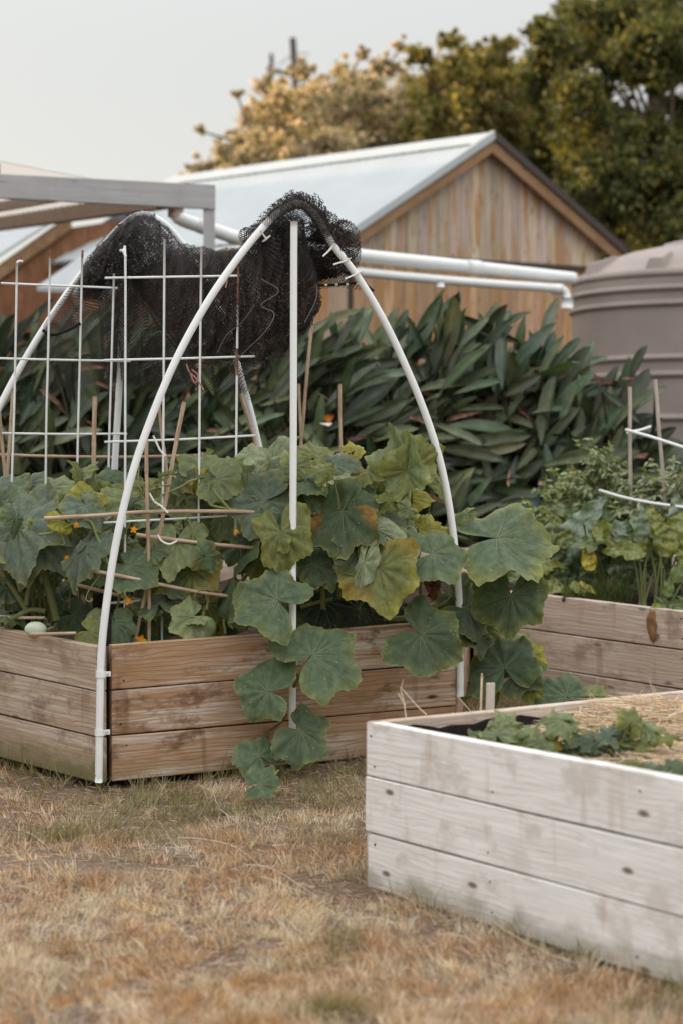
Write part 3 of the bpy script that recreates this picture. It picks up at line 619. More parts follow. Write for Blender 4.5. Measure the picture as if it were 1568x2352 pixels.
# ------------------------------------------------------------------ pumpkin, cucumber and squash leaves
COLS = {'g': (0.094, 0.14, 0.078), 'b': (0.118, 0.16, 0.118), 'd': (0.06, 0.094, 0.05), 'k': (.026, .036, .022), 'l': (0.185, 0.225, 0.112), 'p': (.27, .32, .20), 'y': (.30, .28, .045), 'o': (.26, .19, .03), 'v': (.165, .185, .058)}  # k: leaf green darkened to paint deeper shade inside the plants
VEIN = (.185, .215, .12)
def leaf(parent, J, T, N, L, seed, kind='g', root=None, wide=1.0, droop=.25, cup=.10, ruffle=1.15, lobes=.82, edge=.38, name='leaf', sinus=.30, fold=None, vein=1.0, rust=0., holes=0):
    """a lobed leaf: J petiole joint, T tip direction, N upper-face normal, L joint-to-tip length"""
    r_ = np.random.default_rng(seed); J = np.asarray(J, float); N = unit(N); T = unit(T - N * np.dot(T, N)); S = np.cross(N, T)
    nA, gap = 121, sinus
    phi = np.linspace(-PI + gap, PI - gap, nA)
    lob = [(0, 1), (1.05, .95), (-1.05, .95), (2.0, .88), (-2.0, .88)]
    R = .66 + .0 * phi; wav = r_.uniform(.7, 1.5)
    for a, h in lob:
        a2 = a + r_.normal(0, .08); R += .34 * h * r_.uniform(.75, 1.12) * np.exp(-((phi - a2) / .36) ** 2) * lobes
    R += (1 - lobes) * .26
    back = np.clip((np.abs(phi) - 2.1) / (PI - 2.1), 0, 1); R *= 1 - .34 * back ** 2
    ed = np.clip((PI - gap - np.abs(phi)) / .25, 0, 1); R *= .55 + .45 * ed ** .5
    saw = np.abs(((phi * 5.3 + r_.random()) % 1) - .5) * 2
    R *= 1 + .05 * (saw - .5) + .03 * np.sin(phi * 7 + r_.random() * 6) + .03 * np.interp(phi, np.linspace(-PI, PI, 24), r_.normal(0, 1, 24))
    W = np.where(np.abs(phi) < 3.2, 1.0, 1.0)
    ph = r_.random(6) * 6.28; asym = r_.normal(0, .10)
    if fold is None and r_.random() < .6: fold = (r_.uniform(-2.2, 2.2), r_.uniform(.55, .74), r_.choice([-1, -1, 1]) * r_.uniform(2.5, 5.5))
    va = [0, .55, -.55, 1.1, -1.1, 1.75, -1.75, 2.45, -2.45]
    def zf(f, rho):
        z = -droop * rho ** 2 + cup * np.abs(np.sin(f)) * rho * (1 - .5 * rho)
        z = z + wav * (.085 * rho ** 2 * np.sin(3 * f + ph[0]) + .06 * rho * np.sin(2 * f + ph[1]) + .05 * rho ** 3 * np.sin(5 * f + ph[5]))
        z = z + ruffle * (.065 * rho ** 4 * np.sin(9 * f + ph[2]) + .045 * rho ** 6 * np.sin(17 * f + ph[3]) + .02 * rho ** 2 * np.sin(5 * rho * 3 + f * 4 + ph[4]))
        for a in va: z = z - .048 * np.exp(-((f - a) / .15) ** 2) * np.minimum(rho * 2.5, 1) * (1 - .4 * rho)
        return z
    def pos(f, rho, up=0.):
        x = rho * np.cos(f); y = rho * np.sin(f) * wide * (1 + asym * np.sign(np.sin(f))); z = zf(f, rho) + up
        if fold is not None:   # fold part of the blade over: (axis angle, distance, amount)
            fa, fd, am = fold; q = x * math.cos(fa) + y * math.sin(fa) - fd; e = np.clip(q, 0, None); sg = np.sign(am); am_ = abs(am); ang = np.minimum(e * am_, 2.6)
            rad = 1 / am_; dq = np.where(q > 0, rad * np.sin(ang) + (e - ang * rad) * np.cos(ang) - e, 0); dz = sg * np.where(q > 0, rad * (1 - np.cos(ang)) + (e - ang * rad) * np.sin(ang), 0)
            x = x + dq * math.cos(fa); y = y + dq * math.sin(fa); z = z + dz
        return J + (x[..., None] * T + y[..., None] * S + z[..., None] * N) * L
    ts = np.array([0.004, .10, .22, .35, .48, .60, .71, .81, .89, .955, .985, 1.0])
    Tt, Ph = np.meshgrid(ts, phi, indexing='ij'); rho = Tt * R[None, :]
    pts = pos(Ph, rho)
    base = np.array(COLS[kind]) * (1 + r_.normal(0, .06)); ye = np.array(COLS['y']) * .85 + base * .3
    nzv = np.interp(Ph + PI, np.linspace(0, 2 * PI, 18), r_.random(18))
    e = sstep(.62, 1.0, Tt) * nzv * edge
    c = base * (1 - e[..., None]) + ye * e[..., None]
    if rust:
        bl = sstep(.55, .9, np.sin(Ph * 2 + ph[5]) * .5 + .5) * sstep(.45, .8, Tt) * rust
        c = c * (1 - bl[..., None]) + np.array([.30, .15, .02]) * bl[..., None]
    rim = (Tt > .98)[..., None] * .45; c = c * (1 - rim) + np.array([.26, .27, .09]) * rim
    lc = np.stack([rho * np.cos(Ph) * L, rho * np.sin(Ph) * L, np.full_like(rho, seed % 97)], -1)
    m = MB(); m.grid(pts, 0, lc, c)
    # veins as slightly raised ridges on both faces
    def strip(fs, rs, w0, w1):
        fs = np.asarray(fs); rs = np.asarray(rs); n = len(fs); w = np.linspace(w0, w1, n) / np.maximum(rs, .05)
        for up in (.006, -.006):
            A = pos(fs - w, rs, up * .6); B = pos(fs, rs, up * 1.6); Cc = pos(fs + w, rs, up * .6)
            m.grid(np.stack([A, B, Cc], 1), 1, None, np.array(VEIN) * (.75 if kind in 'dk' else 1) * vein)
    for k, a in enumerate(va):
        a = a + r_.normal(0, .04); Ra = np.interp(a, phi, R); rs = np.linspace(.03, .93, 14) * Ra; fs = a + .06 * np.sin(rs * 3 + ph[1]) * (rs / .9)
        strip(fs, rs, .0095 if k < 5 else .0065, .0018)
        if k < 7:
            for t0, sg in ((.3, 1), (.42, -1), (.56, 1), (.68, -1)):
                r0 = t0 * Ra; ln = .30 * (1 - t0 * .5); tt = np.linspace(0, 1, 7); x = r0 + ln * tt * .82; y = sg * ln * tt * .55 * (1 - .2 * tt)
                f2 = np.interp(r0, rs, fs) + np.arctan2(y, x); r2 = np.hypot(x, y); lim = np.interp(f2, phi, R) * .95
                ok = r2 < lim
                if ok.sum() > 3: strip(f2[ok], r2[ok], .0034, .0010)
    # petiole
    if root is not None:
        root = np.asarray(root, float); d = np.linalg.norm(root - J); b = J - N * d * .25 - T * d * .15 + (root - J) * .35
        t = np.linspace(0, 1, 12)[:, None]; q = J * (1 - t) ** 2 + 2 * b * t * (1 - t) + root * t ** 2
        m.tube(q, np.linspace(.0045, .008, 12) * min(1.25, max(.6, L / .17)), 8, 1, (.20, .23, .075))
    return m.build(name, [M['leaf'], M['vein']], parent, True)

def place(parent, px, py, d, L, ang, el=20, az=0, kind='g', rootpx=None, seed=None, **kw):
    """L in photo pixels (true length, before foreshortening), ang clockwise from image right, el / az of the upper face"""
    seed = int(px * 7 + py * 13) if seed is None else seed
    el, az = math.radians(el), math.radians(az); a = math.radians(ang)
    N = np.array([math.sin(az) * math.cos(el), -math.cos(az) * math.cos(el), math.sin(el)])
    # 3-D direction in the leaf plane whose image is the wanted direction
    I = np.array([math.cos(a), 0, -math.sin(a)]); view = unit(P(px, py, d) - np.array([0, 0, HC]))
    T = I - view * (np.dot(I, N) / np.dot(view, N))
    scale = np.linalg.norm(T); T = T / scale
    Lr = L * d / F * min(scale, 1.5)
    J = P(px, py, d); rt = None
    if rootpx is not None: rt = P(*rootpx)
    return leaf(parent, J, T, N, Lr, seed, kind, rt, **kw)

def place_all(parent, lst):
    """entries that share a petiole joint describe the lobes of one leaf: build that one leaf"""
    groups = []
    for a in lst:
        for g in groups:
            if 'keep' not in a[9] and math.hypot(g[0][0] - a[0], g[0][1] - a[1]) < 11 and abs(g[0][2] - a[2]) < .15: g.append(a); break
        else: groups.append([a])
    for g in groups:
        a = g[0]; kw = dict(a[9]); kw.pop('keep', None); ang, L = a[4], a[3]
        if len(g) > 1:
            vx = sum(q[3] ** 1.5 * math.cos(math.radians(q[4])) for q in g); vy = sum(q[3] ** 1.5 * math.sin(math.radians(q[4])) for q in g)
            if math.hypot(vx, vy) > .45 * L ** 1.5: ang = math.degrees(math.atan2(vy, vx))
            L = .5 * max(q[3] for q in g) + .5 * sum(q[3] for q in g) / len(g); kw['wide'] = max(.95, kw.get('wide', 1)); kw['rust'] = max(q[9].get('rust', 0) for q in g)
        jr = np.random.default_rng(int(a[0] * 3 + a[1] * 11)); hero = L > 95
        el = a[5] + jr.uniform(2, 18) if hero else a[5] + jr.uniform(0, 32); az = a[6] + jr.normal(0, 12 if hero else 22)
        place(parent, a[0], a[1], a[2], L * (.97 if hero else .98), ang, el, az, a[7], a[8], **kw)

def fd(px): return 9.30 + (px - 222) / 824 * .56      # depth of the front face of the brown bed
# 1. broad bluish squash at the far left
pa = thing('squash_plant', P(60, 1420, 10.0), 'squash plant with broad bluish leaves at the left end of the brown bed', 'squash plant', 'plants in the brown bed')
r0 = (112, 1430, 10.0)
place_all(pa, [
    (98, 1190, 9.95, 92, -82, 12, -10, 'b', r0, dict(wide=.85, droop=.12)), (50, 1200, 9.85, 92, -110, 18, -20, 'b', (75, 1430, 10), dict(droop=.15)),
    (84, 1235, 9.75, 105, 35, 35, 10, 'b', (120, 1420, 10), dict(wide=.95, droop=.3, cup=-.1)), (40, 1215, 9.72, 105, 100, 22, -25, 'b', (90, 1430, 10), dict(droop=.35, wide=.8)),
    (105, 1120, 10.25, 62, -70, 40, 0, 'l', (115, 1420, 10.2), {}), (40, 1122, 10.2, 55, 190, 40, 0, 'g', (80, 1430, 10), {}), (60, 1115, 10.3, 50, -20, 40, 0, 'b', (80, 1430, 10), {}),
    (150, 1255, 9.9, 78, 40, 30, 10, 'b', (130, 1420, 10), dict(wide=.8)),
    (8, 1330, 9.9, 60, 160, 30, -20, 'g', (30, 1440, 10), {}), (30, 1350, 10.1, 60, 60, 30, -20, 'd', (60, 1440, 10), {}), (-20, 1270, 9.9, 80, 120, 25, 0, 'b', (10, 1440, 10), {}), (-10, 1150, 10.1, 75, 220, 25, 0, 'b', (0, 1440, 10), {}),
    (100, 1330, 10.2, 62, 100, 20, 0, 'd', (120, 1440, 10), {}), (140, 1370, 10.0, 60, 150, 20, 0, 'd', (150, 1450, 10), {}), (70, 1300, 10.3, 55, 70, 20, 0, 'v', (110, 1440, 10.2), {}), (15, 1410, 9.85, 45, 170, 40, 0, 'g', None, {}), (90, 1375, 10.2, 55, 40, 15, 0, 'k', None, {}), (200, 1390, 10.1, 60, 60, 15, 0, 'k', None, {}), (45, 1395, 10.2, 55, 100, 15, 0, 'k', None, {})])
for pts, rr in (([(98, 1285), (106, 1330), (118, 1375), (130, 1425)], .019), ([(15, 1330), (35, 1360), (52, 1388), (62, 1405)], .013), ([(5, 1432), (35, 1418), (70, 1402), (105, 1405)], .013), ([(60, 1390), (66, 1355), (75, 1335)], .012)):
    m = MB(); m.tube(catmull([P(x, y, 9.8) for x, y in pts], 5), rr, 9, 0, (.15, .17, .06)); m.build('stem', M['vein'], pa, True)
m = MB(); m.tube(catmull([P(12, 1325, 9.8), P(9, 1305, 9.8), P(6, 1285, 9.8), P(4, 1270, 9.8)], 5), [.005, .008, .012, .015, .017, .018, .0185, .018, .017, .016, .014, .012, .010, .007, .004, .002][:16], 9, 0, (.30, .22, .05)); m.build('flower_bud', M['vein'], pa, True)
# 2. cucumber vine on the trellis
pb = thing('cucumber_vine', P(330, 1470, 9.8), 'cucumber vine with light green leaves climbing the white trellis', 'cucumber vine', 'plants in the brown bed')
place_all(pb, [
    (199, 1131, 9.9, 92, -108, 10, 62, 'v', None, dict(wide=.55, cup=.35, ruffle=1.6)), (196, 1085, 9.9, 40, -60, 10, -30, 'l', None, dict(wide=.6)),
    (262, 1112, 10.1, 78, -28, 42, 15, 'g', (270, 1250, 10.1), dict(wide=.8, droop=.4)), (250, 1105, 10.1, 60, 200, 40, 0, 'g', None, dict(wide=.7)), (300, 1120, 10.05, 50, 40, 25, 10, 'v', None, {}),
    (190, 1148, 9.62, 46, 165, 25, -10, 'y', None, dict(keep=1)), (202, 1146, 9.62, 50, -15, 25, 10, 'y', None, dict(keep=1)), (138, 1196, 9.5, 30, 165, 30, 0, 'y', None, {}), (128, 1192, 9.5, 28, 10, 30, 0, 'y', None, {}),
    (197, 1160, 9.55, 66, 55, 15, 10, 'b', None, dict(lobes=.5, wide=.8)), (195, 1258, 9.5, 98, 122, 20, -20, 'b', (245, 1295, 9.6), dict(lobes=.7, wide=.62, droop=.35, ruffle=1.6)), (200, 1250, 9.5, 32, -60, 25, 0, 'b', None, dict(keep=1, lobes=.6, wide=.6)),
    (292, 1300, 9.55, 72, 65, 22, 0, 'g', (300, 1375, 9.7), dict(lobes=.6, droop=.2)), (296, 1296, 9.6, 68, -40, 22, 0, 'g', None, dict(lobes=.6)), (286, 1300, 9.6, 55, 180, 30, 0, 'g', None, dict(lobes=.6)),
    (168, 1412, 9.85, 58, -35, 15, 0, 'd', (175, 1450, 9.9), {}), (165, 1415, 9.82, 50, 80, 20, -10, 'g', None, {}), (205, 1450, 9.45, 44, 20, 10, 0, 'v', None, dict(lobes=.6)), (240, 1430, 9.52, 48, 120, 10, 0, 'l', None, dict(lobes=.5, wide=.85)), (266, 1432, 9.5, 52, 60, 10, 0, 'g', None, dict(lobes=.5, wide=.9)),
    (302, 1150, 9.8, 60, 70, 25, 0, 'l', None, dict(lobes=.7)), (330, 1180, 9.8, 55, 60, 25, 10, 'g', None, dict(lobes=.7)), (205, 1318, 9.9, 52, 130, 15, 0, 'd', None, {}), (222, 1310, 9.85, 55, 30, 20, 0, 'd', None, {}), (240, 1220, 9.95, 60, 80, 20, 0, 'g', None, {}), (255, 1260, 10.1, 60, 60, 20, 0, 'v', None, {}),
    (405, 1243, 9.6, 84, 105, 12, -5, 'l', (440, 1300, 9.9), dict(lobes=.7, wide=.8, droop=.2)), (410, 1150, 9.75, 46, 100, 15, 0, 'l', (425, 1230, 9.9), dict(lobes=.7)), (372, 1150, 9.8, 44, 130, 20, 0, 'l', None, {}), (425, 1120, 9.8, 52, -20, 25, 0, 'v', None, dict(wide=.8)), (440, 1135, 9.85, 45, 40, 25, 0, 'g', None, {}),
    (443, 1312, 9.62, 72, 130, 20, -10, 'v', (470, 1400, 9.9), dict(rust=.35, lobes=.7)), (440, 1316, 9.6, 58, 60, 10, 0, 'v', None, dict(rust=.4, lobes=.7)), (400, 1310, 9.65, 70, 150, 20, 0, 'g', None, dict(lobes=.7, rust=.3)),
    (444, 1417, 9.52, 66, 175, 12, -10, 'l', (470, 1450, 9.7), dict(lobes=.5, droop=.2)), (446, 1420, 9.52, 48, 110, 10, 0, 'l', None, dict(lobes=.5)), (449, 1419, 9.5, 34, 0, 35, 10, 'l', None, dict(keep=1, wide=.6, lobes=.3)),
    (479, 1387, 9.75, 58, 45, 15, 0, 'v', (500, 1450, 9.9), dict(rust=.25)), (470, 1392, 9.8, 48, 140, 15, 0, 'v', None, dict(rust=.25)), (545, 1420, 9.75, 42, -170, 25, 0, 'v', None, dict(wide=.6, lobes=.3)), (560, 1425, 9.75, 25, 0, 30, 0, 'o', None, dict(wide=.6)),
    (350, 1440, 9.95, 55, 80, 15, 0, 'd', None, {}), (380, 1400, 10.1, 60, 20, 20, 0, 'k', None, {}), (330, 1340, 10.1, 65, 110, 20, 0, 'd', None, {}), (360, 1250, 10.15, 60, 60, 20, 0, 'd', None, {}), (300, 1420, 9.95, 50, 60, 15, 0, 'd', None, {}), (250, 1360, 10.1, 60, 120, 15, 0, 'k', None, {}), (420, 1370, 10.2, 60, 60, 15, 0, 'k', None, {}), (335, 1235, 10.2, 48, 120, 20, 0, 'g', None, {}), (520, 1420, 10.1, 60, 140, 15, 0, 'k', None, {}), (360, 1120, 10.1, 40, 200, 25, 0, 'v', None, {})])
for pts, rr, c in (([(90, 1228), (118, 1224), (150, 1212), (178, 1198), (208, 1198), (222, 1230), (245, 1285), (262, 1330), (290, 1380)], .0062, (.24, .28, .09)), ([(262, 1330), (275, 1360), (270, 1400), (285, 1412), (292, 1380)], .006, (.22, .25, .08)),
                   ([(430, 1190), (445, 1225), (440, 1290), (480, 1340), (475, 1400)], .0062, (.22, .25, .08)), ([(330, 1125), (345, 1125), (375, 1115), (395, 1112)], .0035, (.30, .32, .12)), ([(388, 1130), (420, 1115), (435, 1105), (455, 1100)], .0035, (.30, .32, .12)),
                   ([(482, 1098), (480, 1140), (485, 1160), (520, 1168), (545, 1172)], .0065, (.20, .24, .08)), ([(485, 1120), (510, 1150), (528, 1170)], .007, (.22, .25, .09)), ([(540, 1380), (528, 1410), (515, 1425), (518, 1455)], .006, (.22, .25, .08)), ([(320, 1062), (318, 1110), (325, 1125)], .003, (.3, .32, .12)),
                   ([(320, 1400), (310, 1395), (300, 1405), (308, 1412), (296, 1415)], .0022, (.3, .3, .12)), ([(232, 1318), (205, 1355), (198, 1375), (205, 1382), (212, 1378), (208, 1374)], .0028, (.36, .38, .16)), ([(128, 1214), (142, 1230), (148, 1248), (140, 1252)], .002, (.3, .32, .12)), ([(630, 1465), (600, 1462), (585, 1460), (575, 1466)], .0035, (.26, .27, .09))):
    m = MB(); m.tube(catmull([P(x, y, 9.5 if x < 300 and y < 1390 else 9.6) for x, y in pts], 6), rr, 7, 0, c); m.build('stem', M['vein'], pb, True)
def tuft(x, y, d, s, parent, nm='shoot', c=(.24, .29, .13)):
    mm = MB(); c0 = P(x, y, d)
    for k in range(11):
        dr = unit(rng.normal(0, 1, 3) + [0, -.3, .4]); e = c0 + dr * s * rng.uniform(.5, 1.2); sd = unit(np.cross(dr, rng.normal(0, 1, 3))) * s * .22
        mm.add([c0, (c0 + e) / 2 + sd, e, (c0 + e) / 2 - sd], [(0, 1, 2, 3)], 0, None, np.array(c) * rng.uniform(.8, 1.2))
    return mm.build(nm, M['leaf'], parent, True)
for x, y, s in ((66, 1208, .045), (75, 1200, .03), (372, 1102, .045), (362, 1110, .035), (380, 1092, .04), (395, 1090, .035), (120, 1214, .03), (362, 1158, .035)): tuft(x, y, 9.52, s, pb)
def blossom(x, y, d, s, parent, yaw=0.):
    mm = MB(); c0 = P(x, y, d)
    for k in range(5):
        a = k * 2 * PI / 5 + yaw; o = np.array([math.cos(a), -.35, math.sin(a)]); p = np.array([-math.sin(a), 0, math.cos(a)])
        mm.grid([[c0 + [0, -.01, 0], c0 + [0, -.01, 0]], [c0 + (o * .5 + p * .32) * s, c0 + (o * .5 - p * .32) * s], [c0 + (o * 1.0 + [0, -.2, 0] + p * .05) * s, c0 + (o * 1.0 + [0, -.2, 0] - p * .05) * s]])
    mm.tube([c0, c0 + [0, .02, -.012]], [.006, .003], 6)
    return mm.build('flower', M['flower'], parent, True)
for k, (x, y, d, s) in enumerate([(324, 1471, 9.55, .030), (294, 1380, 9.5, .020), (308, 1216, 9.5, .018), (154, 1281, 9.6, .014), (176, 1205, 9.45, .014), (543, 1221, 9.6, .014)]): blossom(x, y, d, s, pb, k * .7)
# 3. the big pumpkin plants
pc = thing('pumpkin_plant', P(740, 1450, 10.1), 'large pumpkin plant with dark lobed leaves filling the right end of the brown bed', 'pumpkin plant', 'plants in the brown bed')
R_ = lambda x, y=1440, d=10.1: (x, y, d)
place_all(pc, [
    (482, 1097, 9.72, 74, -12, 38, 10, 'l', R_(540, 1180, 9.9), dict(lobes=.6, droop=.25)), (500, 1100, 9.66, 58, 25, 20, 10, 'l', None, dict(lobes=.5)), (530, 1092, 9.7, 44, -10, 10, 30, 'p', None, dict(lobes=.3, vein=1.2)), (455, 1082, 9.95, 68, -62, 8, -20, 'l', R_(480, 1160, 10), dict(wide=.7, cup=.25)), (475, 1064, 10.0, 48, -15, 35, 0, 'l', None, dict(wide=.7)),
    (611, 1150, 9.60, 112, -118, 16, -6, 'b', R_(560, 1330, 10), dict(droop=.12)), (610, 1154, 9.55, 98, 172, 28, -6, 'b', None, dict(droop=.22)), (612, 1156, 9.54, 92, 100, 24, 5, 'b', None, dict(droop=.3)), (618, 1150, 9.55, 72, 20, 32, 10, 'b', None, dict(droop=.2, wide=.8)),
    (513, 1180, 9.9, 84, 120, 10, -30, 'p', R_(560, 1400, 10.1), dict(lobes=.5, wide=.7, ruffle=1.2)), (520, 1190, 9.95, 60, 95, 12, 0, 'v', None, {}), (545, 1090, 10.1, 48, -60, 25, 0, 'd', None, {}),
    (538, 1325, 9.62, 92, -160, 16, -10, 'd', R_(560, 1430, 10), dict(droop=.2)), (540, 1330, 9.6, 76, 90, 12, -5, 'd', None, {}), (545, 1322, 9.62, 68, -60, 18, 0, 'd', None, {}),
    (645, 1222, 9.48, 108, 80, 10, -5, 'v', R_(650, 1340, 9.8), dict(wide=.72, droop=.2)), (640, 1232, 9.5, 55, 160, 15, -10, 'v', None, dict(wide=.8)), (573, 1235, 9.7, 55, 40, 15, 0, 'd', None, {}), (600, 1280, 9.8, 55, 30, 15, 0, 'v', None, {}),
    (628, 1062, 10.0, 80, -58, 4, -40, 'p', R_(650, 1200, 10.2), dict(lobes=.4, wide=.65, cup=.3, droop=.3, vein=.8)), (640, 1090, 9.8, 66, -70, 10, 30, 'p', None, dict(lobes=.4, wide=.5, cup=.3)), (660, 1040, 10.05, 40, -30, 25, 0, 'v', None, dict(rust=.4)),
    (690, 1118, 9.68, 100, -55, 26, 8, 'g', R_(700, 1300, 10.1), dict(droop=.2)), (682, 1120, 9.66, 82, -140, 20, -10, 'g', None, dict(rust=.15)), (700, 1105, 9.62, 72, 0, 40, 5, 'g', None, dict(wide=.7, droop=.3)), (628, 1130, 9.64, 40, 80, 15, 0, 'y', None, dict(rust=.5)),
    (786, 1174, 9.56, 128, 165, 14, -6, 'd', R_(820, 1330, 10.0), dict(droop=.12, cup=.04)), (782, 1178, 9.55, 112, 112, 14, -4, 'g', None, dict(rust=.75, droop=.2, edge=.9)), (790, 1172, 9.56, 98, -108, 12, 0, 'd', None, dict(wide=.75)), (790, 1176, 9.54, 84, 40, 20, 8, 'g', None, dict(droop=.25)), (740, 1140, 9.7, 80, -150, 15, 0, 'd', None, {}),
    (803, 1170, 9.66, 92, -50, 20, 8, 'g', None, dict(droop=.15, wide=.85)), (810, 1160, 9.66, 66, 20, 28, 10, 'g', None, {}), (770, 1066, 9.9, 62, -50, 18, 5, 'b', R_(770, 1200, 10.1), dict(lobes=.5)), (775, 1060, 9.88, 46, 60, 15, 0, 'b', None, dict(lobes=.5, rust=.3)), (725, 1050, 9.95, 52, -30, 30, 0, 'v', None, dict(rust=.35)), (700, 1040, 10.0, 30, -100, 15, 0, 'v', None, dict(wide=.6)), (795, 1095, 9.9, 62, -12, 22, 8, 'o', None, dict(rust=.6, lobes=.5)), (740, 1075, 9.9, 40, 0, 40, 0, 'o', None, {}),
    (862, 1192, 9.68, 98, -42, 30, 10, 'g', R_(870, 1350, 10.1), dict(droop=.2)), (866, 1198, 9.64, 108, 6, 36, 10, 'g', None, dict(droop=.28, wide=.8)), (858, 1200, 9.66, 56, 130, 22, 0, 'v', None, dict(edge=.8)), (862, 1216, 9.6, 84, 28, 8, 25, 'p', R_(860, 1300, 9.8), dict(lobes=.2, wide=.55, ruffle=.6)), (870, 1100, 9.9, 55, -75, 10, 20, 'v', R_(880, 1250, 10.1), dict(wide=.6, cup=.3)), (880, 1120, 9.95, 48, 60, 15, 0, 'v', None, {}), (815, 1035, 10.1, 26, -40, 15, 0, 'y', None, {}),
    (933, 1082, 9.72, 118, -112, 2, -30, 'l', (918, 1260, 10.0), dict(wide=.50, cup=.35, droop=-.05, vein=.9)), (934, 1080, 9.72, 112, -34, 4, 35, 'v', None, dict(keep=1, wide=.55, cup=.3, droop=.1, rust=.1)), 
    (925, 1142, 9.85, 82, -12, 30, 5, 'y', R_(930, 1300, 10.1), dict(wide=.6, lobes=.5, droop=.3)), (960, 1212, 9.9, 62, -72, 15, 5, 'y', R_(960, 1330, 10.1), dict(rust=.2)), (975, 1215, 9.9, 42, -30, 18, 10, 'y', None, {}), (1008, 1112, 9.95, 50, 60, 15, 20, 'v', R_(1010, 1300, 10.1), dict(wide=.6)), (905, 1100, 10.05, 40, -50, 20, 0, 'b', None, {}),
    (990, 1273, 9.60, 112, 14, 26, 4, 'g', (975, 1390, 9.9), dict(droop=.2)), (992, 1270, 9.60, 84, -58, 22, 5, 'g', None, {}), (984, 1268, 9.62, 60, -140, 25, -10, 'g', None, {}), (988, 1278, 9.58, 78, 75, 28, 0, 'g', None, dict(droop=.3)),
    (868, 1304, 9.50, 128, 78, 14, -4, 'v', (905, 1250, 9.9), dict(rust=.45, edge=1.0, droop=.15)), (872, 1306, 9.50, 112, 38, 16, 6, 'd', None, dict(rust=.2, droop=.2)), (862, 1306, 9.50, 98, 125, 14, -10, 'd', None, dict(edge=.9)), (866, 1298, 9.52, 52, -130, 14, -10, 'd', None, {}), (880, 1292, 9.55, 70, -20, 20, 5, 'd', None, dict(rust=.3)),
    (836, 1290, 9.46, 82, 106, 8, -35, 'p', None, dict(lobes=.3, wide=.36, ruffle=1.2)), (822, 1265, 9.55, 50, 150, 15, -10, 'd', None, {}), (716, 1296, 9.60, 82, -10, 32, 5, 'd', R_(725, 1400, 9.9), dict(wide=.8)), (712, 1296, 9.62, 46, 190, 30, 0, 'd', None, {}), (760, 1290, 9.62, 60, 30, 25, 0, 'd', None, {}),
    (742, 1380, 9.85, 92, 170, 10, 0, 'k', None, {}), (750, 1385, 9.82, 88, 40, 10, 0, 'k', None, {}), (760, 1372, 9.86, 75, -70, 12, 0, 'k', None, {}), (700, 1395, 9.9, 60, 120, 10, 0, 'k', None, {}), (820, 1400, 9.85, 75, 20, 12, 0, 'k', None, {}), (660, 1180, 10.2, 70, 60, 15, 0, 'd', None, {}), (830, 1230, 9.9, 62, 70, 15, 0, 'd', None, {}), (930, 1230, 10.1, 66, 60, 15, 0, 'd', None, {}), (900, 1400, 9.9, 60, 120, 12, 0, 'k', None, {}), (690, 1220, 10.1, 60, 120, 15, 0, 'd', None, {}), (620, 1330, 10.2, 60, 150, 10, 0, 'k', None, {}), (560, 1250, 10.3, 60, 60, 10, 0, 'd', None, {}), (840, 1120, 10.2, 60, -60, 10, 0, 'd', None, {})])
for pts, rr in (([(845, 1220), (860, 1260), (850, 1300), (800, 1345), (776, 1372)], .011), ([(716, 1300), (722, 1330), (730, 1360)], .012), ([(690, 1395), (730, 1384), (765, 1376)], .009), ([(660, 1300), (655, 1360), (650, 1430)], .011), ([(770, 1290), (780, 1330), (778, 1370)], .010), ([(880, 1420), (930, 1420), (975, 1405), (1010, 1385)], .012), ([(930, 1085), (922, 1120), (914, 1150)], .0095), ([(590, 1400), (610, 1430), (625, 1455)], .011), ([(740, 1330), (742, 1400)], .012)):
    m = MB(); m.tube(catmull([P(x, y, 9.75) for x, y in pts], 6), rr, 8, 0, (.17, .20, .06)); m.build('stem', M['vein'], pc, True)
tuft(1000, 1350, 9.62, .05, pc, 'dead_leaf', (.12, .06, .03)).data.materials[0] = M['deadleaf']
o = place(pc, 998, 1325, 9.64, 62, 88, 0, 20, 'k', None, wide=.4, ruffle=3, lobes=.6, vein=.5, name='dead_leaf'); o.data.materials[0] = M['deadleaf']
for e in o.data.attributes['col'].data: e.color = (.13, .07, .035, 1)
def fill(parent, n, poly, d0, d1, kinds, seed, lo=24, hi=46, **kw):
    """small irregular leaves between the big ones"""
    r_ = np.random.default_rng(seed); k = 0
    xs = [q[0] for q in poly]; ys = [q[1] for q in poly]
    while k < n:
        x, y = r_.uniform(min(xs), max(xs)), r_.uniform(min(ys), max(ys)); ins = False
        for i in range(len(poly)):
            (x0, y0), (x1, y1) = poly[i], poly[(i + 1) % len(poly)]
            if (y0 > y) != (y1 > y) and x < (x1 - x0) * (y - y0) / (y1 - y0) + x0: ins = not ins
        if not ins: continue
        d = r_.uniform(d0, d1); kd = kinds[r_.integers(len(kinds))]
        place(parent, x, y, d, r_.uniform(lo, hi), r_.uniform(0, 360), r_.uniform(-5, 65), r_.normal(0, 40), kd, (x + r_.normal(0, 15), y + r_.uniform(50, 110), d + .1), seed=seed * 1000 + k, wide=r_.uniform(.55, 1.), ruffle=1.8, lobes=r_.uniform(.4, 1.1), cup=r_.uniform(-.1, .35), droop=r_.uniform(.1, .5), rust=.4 if r_.random() < .2 else 0., **kw); k += 1
fill(pc, 34, [(470, 1070), (600, 1020), (690, 1020), (800, 1060), (890, 1100), (1000, 1190), (1000, 1330), (860, 1300), (700, 1330), (540, 1400), (470, 1300)], 9.5, 10.0, 'vvlplygd', 71)
fill(pb, 32, [(150, 1120), (330, 1110), (460, 1090), (540, 1250), (540, 1430), (380, 1460), (280, 1450), (190, 1400), (150, 1260)], 9.55, 10.1, 'vllyvgdl', 72)
